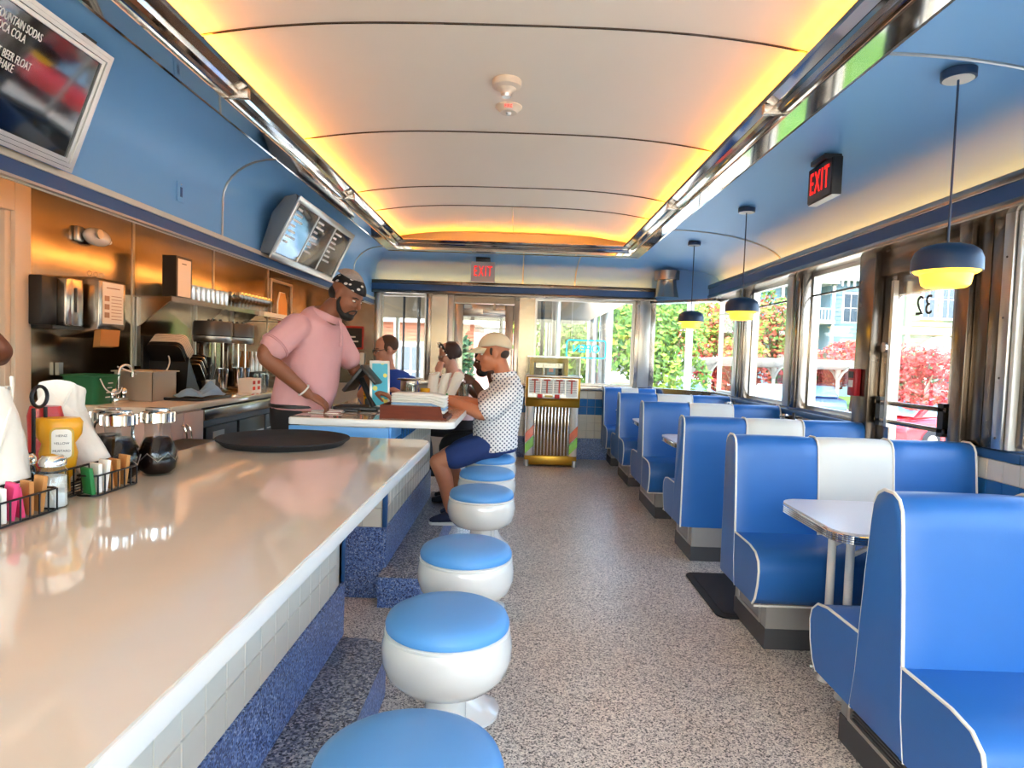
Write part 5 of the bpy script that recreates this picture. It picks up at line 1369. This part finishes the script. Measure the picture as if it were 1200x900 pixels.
def head(mb, T, jaw=1.0):
    E_ = lambda c, r: mb.ell(c, r, 18, 12, T)
    E_((-.014, 0, .032), (.100, .078, .088))
    E_((.022, 0, -.030), (.068, .063 * jaw, .080))
    E_((.040, 0, -.070), (.046, .050 * jaw, .042))
    E_((.064, 0, -.098), (.024, .028, .020))
    E_((.064, 0, .020), (.026, .054, .014))
    for s in (-1, 1):
        E_((.054, s * .036, -.028), (.030, .022, .024))
        E_((-.006, s * .078, -.004), (.018, .009, .032)); E_((.0, s * .080, -.026), (.009, .007, .011))
    mb.loft([(.080, 0, .022), (.094, 0, .0), (.108, 0, -.024), (.098, 0, -.036)], [(.009, .009), (.010, .010), (.013, .015), (.008, .012)], 10, T=T)
    E_((.082, 0, -.056), (.013, .024, .006)); E_((.080, 0, -.067), (.013, .020, .007))
def eyes(par, T, iris='black'):
    for s in (-1, 1):
        e = MB().ell((.077, s * .031, .001), (.009, .0125, .0052), 10, 8, T).build('eye', 'paper', par)
        MB().ell((.0865, s * .031, .000), (.0018, .0052, .0048), 8, 6, T).build('iris', iris, e)
def brows(par, T, m):
    for s in (-1, 1): MB().tube([tuple(T @ V(p)) for p in ((.088, s * .014, .018), (.086, s * .032, .023), (.072, s * .052, .017))], [.003, .0042, .002], 6).build('eyebrow', m, par)
def hand(mb, wrist, fwd, back, thumb_side, curl=.35, s=1.0, spread=.0):
    """palm + five fingers; fwd = finger direction, back = back-of-hand normal, thumb_side = +1/-1"""
    f = V(fwd).normalized(); b = V(back); b = (b - f * b.dot(f)).normalized(); l = b.cross(f) * thumb_side
    P = lambda x, y, z: V(wrist) + (f * x + l * y + b * z) * s
    mb.loft([P(-.01, 0, 0), P(.02, .002, .0), P(.055, .002, .002), P(.092, 0, 0), P(.102, 0, -.002)],
            [(.017 * s, .024 * s), (.017 * s, .032 * s), (.016 * s, .041 * s), (.014 * s, .041 * s), (.008 * s, .034 * s)], 14, side=tuple(b))
    for k, (y, L, r) in enumerate(((.031, .070, .0092), (.011, .080, .0095), (-.010, .074, .0092), (-.029, .058, .0082))):
        a = 0.0; p = P(.090, y, 0); pts = [P(.07, y * .9, 0), p]
        for seg, c in ((.45, .6), (.32, 1.0), (.23, .8)):
            a += curl * c * (1 + .12 * k)
            p = p + (f * math.cos(a) - b * math.sin(a) + l * (spread * (1.5 - k))) * (L * seg * s); pts.append(p)
        mb.loft(pts, [(r * s * q, r * s * q) for q in (1.0, 1.05, 1.0, .95, .8)], 8)
        mb.ell(tuple(pts[-1]), (r * s * .8,) * 3, 8, 6)
    q = [P(.015, .022, -.004), P(.045, .048, -.012), P(.072, .056, -.018 - .02 * curl), P(.094, .052, -.024 - .04 * curl)]
    mb.loft(q, [(.013 * s,) * 2, (.0115 * s,) * 2, (.010 * s,) * 2, (.0075 * s,) * 2], 8); mb.ell(tuple(q[-1]), (.0078 * s,) * 3, 8, 6)
def torso(mb, rings, side):
    """rings: (centre, half-width, half-depth)"""
    pts = curve_pts([r[0] for r in rings], 4); R = []
    for i in range(len(rings) - 1):
        for j in range(4):
            t = j / 4; t = t * t * (3 - 2 * t)
            R.append((rings[i][1] * (1 - t) + rings[i + 1][1] * t, rings[i][2] * (1 - t) + rings[i + 1][2] * t))
    R.append((rings[-1][1], rings[-1][2]))
    mb.loft(pts, R, 24, side=side)
def grown(rings, d): return [(c, a + d, b + d) for c, a, b in rings]
def shell_cap(T, r, c=(-.014, 0, .032), t0=0.05, n=28, m=10, fwd_drop=0.0, back_drop=0.0):
    """open dome hugging the skull; lower edge follows fwd/back drop"""
    rows = []
    for j in range(m + 1):
        row = []
        for i in range(n + 1):
            a = 2 * PI * i / n
            lo = t0 - fwd_drop * max(0, math.cos(a)) - back_drop * max(0, -math.cos(a))
            t = lo + (PI / 2 - lo) * j / m
            row.append(tuple(T @ V((c[0] + r[0] * math.cos(t) * math.cos(a), c[1] + r[1] * math.cos(t) * math.sin(a), c[2] + r[2] * math.sin(t)))))
        rows.append(row)
    return MB().sheet(rows)
def solid(o, t=.006, off=1.0):
    md = o.modifiers.new('thick', 'SOLIDIFY'); md.thickness = t; md.offset = off; return o
def local(par, o):
    """geometry was written in world metres: keep it there under a parent standing elsewhere"""
    o.data.transform(Matrix.Translation(-V(par.location))); return o
def person(label, base):
    return thing('person', label, 'person', base, group='people in the diner')
class Part:
    def __init__(s, par): s.par = par
    def __call__(s, name, mb, m, parent=None, **k): return local(s.par, mb.build(name, m, parent or s.par, **k))

# ---------------- server in pink polo behind the register
SK1 = skin_mat('skin_brown', (140, 88, 62)); HR1 = mat('hair_black', (24, 20, 18), .7, bump=.5, bscale=120)
pA = person('server in a pink polo and black spotted bandana leaning over the register', (-1.38, 3.95, 0)); B_ = Part(pA)
side = (.28, .96, 0)
hc = V((-1.050, 3.86, 1.705)); T1 = head_T(hc, (.84, -.36, -.46), (.25, 0, 1), 1.06)
rA = [(V((-1.35, 3.95, .93)), .185, .145), (V((-1.345, 3.95, 1.05)), .185, .165), (V((-1.31, 3.94, 1.17)), .185, .175), (V((-1.28, 3.93, 1.32)), .19, .155), (V((-1.255, 3.92, 1.46)), .20, .135), (V((-1.22, 3.91, 1.555)), .155, .10), (V((-1.185, 3.90, 1.60)), .075, .07)]
sR, eR, wR = V((-1.305, 3.72, 1.505)), V((-1.425, 3.56, 1.335)), V((-1.225, 3.70, 1.115))
sL, eL, wL = V((-1.20, 4.11, 1.50)), V((-1.08, 4.20, 1.25)), V((-.93, 4.12, 1.12))
mb = MB(); torso(mb, rA, side); head(mb, T1, 1.08)
limb(mb, [V((-1.20, 3.90, 1.56)), V((-1.14, 3.885, 1.63)), V((-1.085, 3.87, 1.68))], [.075, .066, .06])
limb(mb, [sR, (sR + eR) / 2 + V((-.01, -.01, 0)), eR, (eR * .6 + wR * .4) + V((.0, -.01, 0)), wR], [.066, .056, .046, .046, .031])
limb(mb, [sL, (sL + eL) / 2, eL, (eL * .6 + wL * .4), wL], [.062, .054, .044, .044, .030])
hand(mb, wR, (.75, .42, -.50), (.25, -.35, .85), 1, .45, 1.08, .05)
hand(mb, wL, (.9, -.2, -.25), (0, .1, 1), -1, .4, 1.05)
remesh(B_('body', mb, SK1), .0075, 3)
eyes(pA, Matrix.Translation(-V(pA.location)) @ T1); brows(pA, Matrix.Translation(-V(pA.location)) @ T1, HR1)
pink = mat('polo_pink', (222, 168, 170), .85, noise=.05, nscale=14, bump=.15, bscale=16)
mb = MB(); torso(mb, [(V((-1.35, 3.95, 1.0)), .20, .172)] + grown(rA[1:6], .012) + [(V((-1.195, 3.905, 1.59)), .095, .085)], side)
limb(mb, [sR, sR * .62 + eR * .38, sR * .30 + eR * .70], [.085, .084, .084]); limb(mb, [sL, sL * .62 + eL * .38, sL * .3 + eL * .7], [.08, .078, .078])
shirt = remesh(B_('polo_shirt', mb, pink), .011, 5)
solid(B_('collar', MB().loft([(-1.19 + .086 * math.cos(t), 3.90 + .084 * math.sin(t), 1.585 - .035 * math.cos(t)) for t in [2 * PI * i / 20 for i in range(20)]], [(.020, .007)] * 20, 8, closed=True), pink), .003)
mb = MB(); pk0 = V((-1.075, 3.83, 1.50)); mb.loft([(-1.085, 3.84, 1.555), (-1.07, 3.83, 1.48), (-1.075, 3.82, 1.40)], [(.006, .016)] * 3, 8); B_('placket', mb, pink)
for f_ in (.66, .70): 
    c_ = sR * (1 - f_) + eR * f_
    ax = (eR - sR).normalized(); u_ = ax.orthogonal().normalized(); v_ = ax.cross(u_)
    B_('sleeve_rib', MB().tube([tuple(c_ + (u_ * math.cos(t) + v_ * math.sin(t)) * .0845) for t in [2 * PI * i / 24 for i in range(24)]], .004, 6, closed=True), pink)
blk = mat('trousers_black', (24, 24, 28), .8)
mb = MB(); torso(mb, [(V((-1.36, 3.95, 1.035)), .19, .165), (V((-1.36, 3.95, .95)), .195, .16), (V((-1.36, 3.95, .86)), .19, .145)], side)
for s in (-1, 1):
    hp = V((-1.36, 3.95 + s * .10, .88)); limb(mb, [hp, hp + V((.0, .01 * s, -.40)), hp + V((-.02, .02 * s, -.80))], [.105, .075, .058])
remesh(B_('trousers', mb, blk), .014, 4)
for s in (-1, 1): B_('shoe', MB().ell((-1.33, 3.95 + s * .12, .045), (.135, .05, .045), 16, 10), 'black')
B_('belt', MB().tube([(-1.36 + .166 * math.cos(t) * 1.0, 3.95 + .192 * math.sin(t), 1.03) for t in [2 * PI * i / 28 for i in range(28)]], .014, 6, closed=True), 'black')
band = voromat('bandana_print', (20, 20, 24), (214, 210, 204), 22, .26, .8, rand=.55, vec=(1, 1, 1.5))
solid(B_('bandana', shell_cap(T1, (.108, .086, .094), t0=.30, fwd_drop=.16, back_drop=.30), band), .004)
grey = mat('bandana_crown', (150, 146, 142), .8, noise=.35, nscale=60)
solid(B_('bandana_top', shell_cap(T1, (.108, .082, .104), c=(-.034, 0, .040), t0=.62), grey), .004)
bd_ = MB(); bd_.ell((.052, 0, -.095), (.044, .047, .032), 16, 10, T1)
for s in (-1, 1):
    bd_.loft([(.008, s * .071, -.01), (.012, s * .070, -.045), (.03, s * .058, -.080), (.055, s * .034, -.100)], [(.010, .006), (.013, .007), (.018, .010), (.02, .014)], 10, T=T1)
    bd_.tube([tuple(T1 @ V(p)) for p in ((.100, 0, -.046), (.094, s * .018, -.050), (.080, s * .031, -.066), (.068, s * .034, -.085))], [.006, .006, .005, .006], 8)
remesh(B_('beard', bd_, HR1), .005, 2)
hr = MB(); hr.ell((-.055, 0, -.012), (.062, .072, .052), 16, 10, T1); remesh(B_('hair', hr, HR1), .006, 2)
B_('earring', MB().ell((.004, -.089, -.030), (.004, .004, .005), 8, 6, T1), 'chrome')
wv = wR + (eR - wR).normalized() * .035; ax = (eR - wR).normalized(); u_ = ax.orthogonal().normalized(); v_ = ax.cross(u_)
B_('wristband', MB().tube([tuple(wv + (u_ * math.cos(t) + v_ * math.sin(t)) * .038) for t in [2 * PI * i / 20 for i in range(20)]], .0055, 8, closed=True), 'white')

# ---------------- man in cap on a stool
SK2 = skin_mat('skin_tan', (196, 124, 88)); HR2 = mat('hair_dark', (60, 46, 38), .7, bump=.5, bscale=120)
pB = person('man in a beige cap, dotted white shirt and navy shorts seated at the counter', (-.175, 4.58, 0)); B_ = Part(pB)
side = (0, 1, 0); ZS = .672
hc = V((-.185, 4.59, 1.388)); T2 = head_T(hc, (-1, -.10, -.10), (0, 0, 1), 1.08)
rB = [(V((-.135, 4.58, .70)), .175, .125), (V((-.150, 4.58, .80)), .175, .145), (V((-.145, 4.58, .90)), .17, .150), (V((-.115, 4.585, 1.02)), .18, .138), (V((-.085, 4.59, 1.12)), .185, .115), (V((-.085, 4.59, 1.19)), .13, .085), (V((-.10, 4.59, 1.235)), .065, .062)]
sN, eN, wN = V((-.060, 4.405, 1.115)), V((-.225, 4.325, .975)), V((-.485, 4.40, 1.055))
sF, eF, wF = V((-.060, 4.775, 1.115)), V((-.27, 4.86, 1.00)), V((-.555, 4.72, 1.045))
mb = MB(); torso(mb, rB, side); head(mb, T2, .96)
limb(mb, [V((-.095, 4.59, 1.19)), V((-.115, 4.59, 1.26)), V((-.14, 4.59, 1.33))], [.068, .058, .056])
limb(mb, [sN, (sN + eN) / 2, eN, eN * .6 + wN * .4, wN], [.060, .053, .044, .043, .029]); limb(mb, [sF, (sF + eF) / 2, eF, eF * .6 + wF * .4, wF], [.060, .053, .044, .043, .029])
hand(mb, wN, (-1, .18, .03), (.15, -.35, .95), 1, .22, 1.05); hand(mb, wF, (-1, -.12, .02), (.1, .2, .95), -1, .25, 1.05)
kN, aN = V((-.545, 4.44, .615)), V((-.445, 4.46, .275)); kF, aF = V((-.52, 4.72, .615)), V((-.40, 4.72, .275))
for h_, k_, a_ in ((V((-.155, 4.49, .735)), kN, aN), (V((-.155, 4.67, .735)), kF, aF)):
    limb(mb, [h_, (h_ + k_) / 2 + V((0, 0, .012)), k_], [.088, .078, .060]); limb(mb, [k_, k_ * .65 + a_ * .35 + V((.018, 0, 0)), a_ * .8 + k_ * .2, a_, a_ + V((.01, 0, -.05))], [.059, .060, .042, .036, .038])
remesh(B_('body', mb, SK2), .0075, 3)
TL = Matrix.Translation(-V(pB.location)) @ T2; eyes(pB, TL); brows(pB, TL, HR2)
dots = voromat('dotted_cotton', (238, 236, 232), (44, 52, 88), 46, .26, .85, rand=0.0, rot=.78, vec=(1, 0.0001, 1))
mb = MB(); torso(mb, [(V((-.140, 4.58, .70)), .197, .158)] + grown(rB[1:6], .018) + [(V((-.095, 4.59, 1.225)), .085, .08)], side)
limb(mb, [sN, sN * .55 + eN * .45, sN * .22 + eN * .78], [.080, .080, .086]); limb(mb, [sF, sF * .55 + eF * .45, sF * .22 + eF * .78], [.080, .080, .086])
remesh(B_('shirt', mb, dots), .010, 4)
solid(B_('collar', MB().loft([(-.102 + .082 * math.cos(t), 4.59 + .082 * math.sin(t), 1.232 + .012 * math.cos(t)) for t in [2 * PI * i / 20 for i in range(20)]], [(.024, .008)] * 20, 8, closed=True), dots), .003)
navy = mat('shorts_navy', (34, 56, 110), .85, noise=.08, bump=.2, bscale=20)
mb = MB(); torso(mb, [(V((-.135, 4.58, .80)), .182, .145), (V((-.135, 4.58, .74)), .19, .145), (V((-.135, 4.58, .69)), .185, .14)], side)
for h_, k_ in ((V((-.155, 4.49, .745)), kN), (V((-.155, 4.67, .745)), kF)): limb(mb, [h_, h_ * .6 + k_ * .4 + V((0, 0, .008)), h_ * .30 + k_ * .70], [.100, .096, .092])
remesh(B_('shorts', mb, navy), .011, 4)
for k_, a_ in ((0, aN), (1, aF)):
    mb = MB(); mb.loft([(a_.x + .075, a_.y, .205), (a_.x + .05, a_.y, .222), (a_.x, a_.y, .228), (a_.x - .07, a_.y - .005, .212), (a_.x - .125, a_.y - .01, .200), (a_.x - .145, a_.y - .01, .196)], [(.026, .032), (.042, .038), (.046, .04), (.032, .045), (.020, .042), (.012, .025)], 14)
    s_ = B_('shoe', mb, mat('shoe_navy', (26, 34, 62), .7)); sole = rrect(.235, .088, .04, 5, a_.x - .035, a_.y - .006)
    B_('sole', MB().prism(sole, 'z', .1725, .192), 'white', s_)
cap_m = mat('cap_beige', (226, 212, 180), .85, noise=.05, nscale=20, bump=.15, bscale=200)
cp = B_('cap', shell_cap(T2, (.112, .088, .108), t0=.20, fwd_drop=.02, back_drop=.30), cap_m); solid(cp, .005)
rows = []
for i in range(9):
    u = i / 8; rows.append([tuple(T2 @ V((x * (1.0 if v else 1.0), .084 * (2 * v_ - 1) * (1 - .25 * u * u), z))) for v_ in [q / 10 for q in range(11)] for (x, z, v) in [((.045 + .045 * math.sqrt(max(0, 1 - (2 * v_ - 1) ** 2))) + u * .085 * math.sqrt(max(0.06, 1 - (2 * v_ - 1) ** 2)), .052 - u * .030 - .014 * (2 * v_ - 1) ** 2, 1)]])
solid(B_('cap_brim', MB().sheet(rows), cap_m, cp), .005)
B_('cap_button', MB().ell((-.014, 0, .142), (.008, .008, .005), 10, 6, T2), cap_m, cp)
hr = MB(); hr.ell((-.060, 0, .0), (.050, .070, .042), 16, 10, T2)
for s in (-1, 1): hr.ell((.012, s * .069, .018), (.018, .009, .030), 10, 8, T2)
remesh(B_('hair', hr, HR2), .006, 2)
wv = wF + V((.03, 0, 0)); B_('wristband', MB().tube([(wv.x, wv.y + .034 * math.cos(t), wv.z + .034 * math.sin(t)) for t in [2 * PI * i / 18 for i in range(18)]], .006, 6, closed=True), mat('band_green', (40, 150, 60), .5))

# ---------------- man in blue shirt with glasses
def glasses(par, T, m='black'):
    g_ = MB()
    for s in (-1, 1):
        g_.tube([tuple(T @ V((.100, s * .031 + .021 * math.cos(t), -.002 + .015 * math.sin(t)))) for t in [2 * PI * i / 14 for i in range(14)]], .0028, 6, closed=True)
        g_.tube([tuple(T @ V(p)) for p in ((.098, s * .052, .004), (.05, s * .074, .006), (-.005, s * .082, .006))], .0026, 6)
    g_.tube([tuple(T @ V(p)) for p in ((.103, -.010, .002), (.105, 0, .004), (.103, .010, .002))], .0026, 6)
    return local(par, g_.build('glasses', m, par))
def sitter(label, base, hc, fwd, chest, sidev, skin, shirt_m, rings, arms, hairf, hs=1.0, lap=True, sleeve=.6, legdir=(-1, 0, 0), pants='trousers_black'):
    p = person(label, base); B = Part(p); T = head_T(hc, fwd, (0, 0, 1), hs)
    mb = MB(); torso(mb, rings, sidev); head(mb, T, .98)
    nb = rings[-1][0]; limb(mb, [nb - V((0, 0, .03)), (nb + V(hc)) / 2, V(hc) + V((0, 0, -.05))], [.062, .054, .05])
    for (s_, e_, w_, hf, hb, ts, cu) in arms:
        limb(mb, [s_, (s_ + e_) / 2, e_, e_ * .6 + w_ * .4, w_], [.055, .048, .040, .038, .026]); hand(mb, w_, hf, hb, ts, cu, .98)
    remesh(B('body', mb, skin), .011, 3)
    mb = MB(); torso(mb, grown(rings[:-1], .012) + [(rings[-1][0] - V((0, 0, .01)), .08, .075)], sidev)
    for (s_, e_, w_, hf, hb, ts, cu) in arms: limb(mb, [s_, s_ * .6 + e_ * .4, s_ * (1 - sleeve) + e_ * sleeve], [.072, .07, .07])
    remesh(B('shirt', mb, shirt_m), .014, 4)
    pv = rings[0][0]; ld = V(legdir).normalized(); sv = V(sidev).normalized(); mb = MB()
    torso(mb, [(pv + V((0, 0, .08)), .17, .13), (pv, .18, .14), (pv - V((0, 0, .06)), .17, .13)], sidev)
    for s in (-1, 1):
        h_ = pv + sv * (.09 * s); k_ = h_ + ld * .40 + V((0, 0, -.04)); a_ = k_ - ld * .05 + V((0, 0, -.40))
        limb(mb, [h_, (h_ + k_) / 2, k_, (k_ + a_) / 2, a_], [.09, .08, .062, .056, .045])
        f_ = MB(); f_.loft([a_ - ld * .06 + V((0, 0, -.04)), a_ + V((0, 0, -.03)), a_ + ld * .10 + V((0, 0, -.055)), a_ + ld * .16 + V((0, 0, -.06))], [(.03, .035), (.04, .042), (.03, .042), (.018, .03)], 10); B('shoe', f_, 'black')
    remesh(B('trousers', mb, MATS[pants]), .016, 3)
    TLc = Matrix.Translation(-V(p.location)) @ T; eyes(p, TLc)
    hairf(p, B, T)
    return p, B, T
SK3 = skin_mat('skin_fair', (206, 146, 120)); HR3 = mat('hair_brown', (74, 50, 36), .7, bump=.5, bscale=120)
blu = mat('shirt_royal', (28, 66, 156), .85, noise=.06)
def hairA(p, B, T):
    h = MB(); h.ell((-.024, 0, .040), (.094, .083, .084), 16, 10, T)
    for s in (-1, 1): h.ell((.012, s * .068, .018), (.022, .011, .038), 10, 8, T)
    remesh(B('hair', h, HR3), .008, 2); glasses(p, T)
    b_ = MB(); b_.ell((.055, 0, -.090), (.038, .040, .026), 12, 8, T); remesh(B('beard', b_, HR3), .008, 2); brows(p, Matrix.Translation(-V(p.location)) @ T, HR3)
ch = V((-1.12, 5.66, 1.02)); rC = [(V((-1.08, 5.70, .68)), .17, .13), (V((-1.09, 5.69, .85)), .165, .14), (ch, .19, .135), (V((-1.13, 5.65, 1.12)), .17, .11), (V((-1.15, 5.64, 1.19)), .10, .08), (V((-1.155, 5.64, 1.225)), .06, .06)]
s1, e1, w1 = V((-1.28, 5.60, 1.10)), V((-1.36, 5.50, .99)), V((-1.235, 5.50, 1.19))
s2, e2, w2 = V((-.965, 5.72, 1.10)), V((-.93, 5.62, .93)), V((-1.08, 5.50, 1.05))
sitter('man with glasses in a royal blue shirt resting his chin on his hand', (-1.08, 5.70, 0), V((-1.175, 5.61, 1.395)), (-.86, -.48, -.18), ch, (.88, .46, 0), SK3, blu, rC,
       [(s1, e1, w1, (-.1, .25, .95), (-.5, -.8, .1), 1, 1.1), (s2, e2, w2, (-1, -.1, 0), (0, 0, 1), -1, .4)], hairA, 1.05, legdir=(-.5, -.9, 0))
# ---------------- woman with flowered hair
SK4 = skin_mat('skin_light', (212, 156, 132)); HR4 = mat('hair_chestnut', (56, 32, 28), .6, bump=.5, bscale=120); bl4 = mat('blouse_pink', (226, 196, 194), .85)
def hairB(p, B, T):
    h = MB(); h.ell((-.030, 0, .030), (.098, .090, .092), 18, 12, T); h.ell((-.085, 0, .0), (.05, .06, .06), 12, 8, T)
    for s in (-1, 1): h.ell((.0, s * .076, .0), (.030, .014, .055), 10, 8, T)
    remesh(B('hair', h, HR4), .008, 2); glasses(p, T, 'chrome')
    hb2 = B('headband', MB().tube([tuple(T @ V((.035 + .02 * math.sin(t), .094 * math.cos(t), .030 + .095 * math.sin(t)))) for t in [PI * i / 16 for i in range(17)]], .012, 8), 'black')
    for k in range(7):
        t = PI * (k + .5) / 7
        B('flower', MB().ell((.050 + .02 * math.sin(t), .102 * math.cos(t), .030 + .102 * math.sin(t)), (.009, .011, .011), 8, 6, T), 'paper', hb2)
    B('hair_clip', MB().ell((-.11, .0, .05), (.03, .03, .05), 10, 8, T), 'cream')
ch = V((-.545, 6.10, .99)); rD = [(V((-.50, 6.12, .68)), .16, .12), (V((-.51, 6.12, .83)), .14, .115), (ch, .165, .115), (V((-.57, 6.09, 1.09)), .15, .095), (V((-.60, 6.08, 1.16)), .09, .07), (V((-.62, 6.07, 1.20)), .055, .055)]
s1, e1, w1 = V((-.60, 5.94, 1.08)), V((-.74, 5.82, .99)), V((-.735, 5.87, 1.19)); s2, e2, w2 = V((-.52, 6.25, 1.08)), V((-.66, 6.26, .96)), V((-.84, 6.12, 1.02))
pD, B_, TD = sitter('woman with flowers in her dark hair, resting her head on her hand', (-.50, 6.12, 0), V((-.665, 6.03, 1.37)), (-.93, -.25, -.30), ch, (.12, .99, 0), SK4, bl4, rD,
       [(s1, e1, w1, (.1, .15, 1), (-.3, -.9, .1), 1, .9), (s2, e2, w2, (-1, -.2, 0), (0, 0, 1), -1, .3)], hairB, .98, legdir=(-1, -.1, 0))
B_('watch', MB().tube([(w1.x + .033 * math.cos(t), w1.y + .033 * math.sin(t), w1.z - .03) for t in [2 * PI * i / 18 for i in range(18)]], .009, 6, closed=True), 'black')
# ---------------- diner behind the man in the cap
SK5 = skin_mat('skin_dark', (92, 58, 44)); sh5 = mat('shirt_white', (226, 222, 214), .85)
def hairC(p, B, T):
    h = MB(); h.ell((-.018, 0, .034), (.110, .088, .094), 18, 12, T); h.ell((.045, 0, -.085), (.056, .058, .046), 14, 10, T)
    remesh(B('hair', h, HR1), .008, 2)
ch = V((-.15, 5.18, 1.0)); rE = [(V((-.15, 5.17, .70)), .165, .12), (V((-.16, 5.17, .85)), .16, .13), (ch, .175, .125), (V((-.14, 5.18, 1.10)), .16, .10), (V((-.16, 5.18, 1.16)), .09, .07), (V((-.18, 5.18, 1.20)), .055, .055)]
s1, e1, w1 = V((-.14, 5.02, 1.08)), V((-.19, 4.97, 1.13)), V((-.30, 5.12, 1.17)); s1, e1, w1 = V((-.13, 5.02, 1.08)), V((-.26, 5.0, 1.035)), V((-.345, 5.10, 1.15))
s2, e2, w2 = V((-.13, 5.34, 1.08)), V((-.28, 5.40, .98)), V((-.42, 5.30, 1.10))
pE, B_, TE = sitter('dark-haired diner holding up a phone behind the man in the cap', (-.15, 5.17, 0), V((-.262, 5.17, 1.335)), (-1, -.1, -.2), ch, (0, 1, 0), SK5, sh5, rE,
       [(s1, e1, w1, (-.75, .1, .5), (.3, -.7, .6), 1, .5), (s2, e2, w2, (-.8, -.3, .4), (.2, .8, .4), -1, .5)], hairC, 1.0, sleeve=.92)
ph_ = thing('phone', 'white phone held up by the diner behind the man in the cap', 'phone', (-.445, 5.16, 1.185)); MB().box(-.004, .004, -.07, .07, -.045, .06, Matrix.Rotation(.35, 4, 'Y')).build('case', 'gloss_white', ph_, bevel=.003); MB().box(.0042, .0052, -.06, .06, -.038, .052, Matrix.Rotation(.35, 4, 'Y')).build('screen', MATS['screen_dark'], ph_)
# ---------------- cook whose elbow shows at the left edge
SK6 = skin_mat('skin_brown_b', (128, 76, 52)); wh6 = mat('shirt_grey', (150, 150, 152), .85)
pF = person('staff member at the left edge, only the bent elbow in view', (-2.10, 2.08, 0)); B_ = Part(pF)
side = (.3, .95, 0); TF = head_T(V((-2.02, 2.08, 1.75)), (.7, .6, -.2)); rF = [(V((-2.10, 2.08, .92)), .165, .12), (V((-2.10, 2.08, 1.10)), .155, .12), (V((-2.09, 2.08, 1.37)), .18, .125), (V((-2.08, 2.08, 1.51)), .17, .10), (V((-2.06, 2.08, 1.58)), .07, .065)]
mb = MB(); torso(mb, rF, side); head(mb, TF); limb(mb, [V((-2.06, 2.08, 1.55)), V((-2.05, 2.08, 1.63)), V((-2.04, 2.08, 1.69))], [.062, .054, .05])
sF_, eF_, wF_ = V((-2.03, 2.22, 1.50)), V((-1.855, 2.24, 1.345)), V((-1.99, 2.42, 1.30))
limb(mb, [sF_, (sF_ + eF_) / 2, eF_, (eF_ + wF_) / 2, wF_], [.056, .050, .043, .042, .028]); hand(mb, wF_, (-.7, .5, .2), (0, 0, 1), 1, .4)
s2, e2, w2 = V((-2.12, 1.90, 1.48)), V((-2.16, 1.84, 1.18)), V((-2.02, 1.90, .92)); limb(mb, [s2, (s2 + e2) / 2, e2, (e2 + w2) / 2, w2], [.056, .05, .042, .04, .028]); hand(mb, w2, (.5, .2, -.8), (.6, 0, .5), 1, .4)
remesh(B_('body', mb, SK6), .011, 3)
mb = MB(); torso(mb, grown(rF[:-1], .012), side); limb(mb, [sF_, sF_ * .6 + eF_ * .4], [.072, .07]); limb(mb, [s2, s2 * .6 + e2 * .4], [.072, .07]); remesh(B_('shirt', mb, wh6), .014, 4)
mb = MB(); torso(mb, [(V((-2.10, 2.08, 1.0)), .172, .128), (V((-2.10, 2.08, .86)), .175, .13)], side)
for s in (-1, 1): h_ = V((-2.10, 2.08 + s * .09, .86)); limb(mb, [h_, h_ + V((0, 0, -.4)), h_ + V((0, 0, -.79))], [.09, .065, .05]); B_('shoe', MB().ell((-2.07, 2.08 + s * .09, .04), (.13, .045, .04), 14, 8), 'black')
remesh(B_('trousers', mb, blk), .016, 3)
TLc = Matrix.Translation(-V(pF.location)) @ TF; eyes(pF, TLc); hh = MB(); hh.ell((-.025, 0, .04), (.105, .086, .09), 16, 10, TF); remesh(B_('hair', hh, HR1), .01, 2)
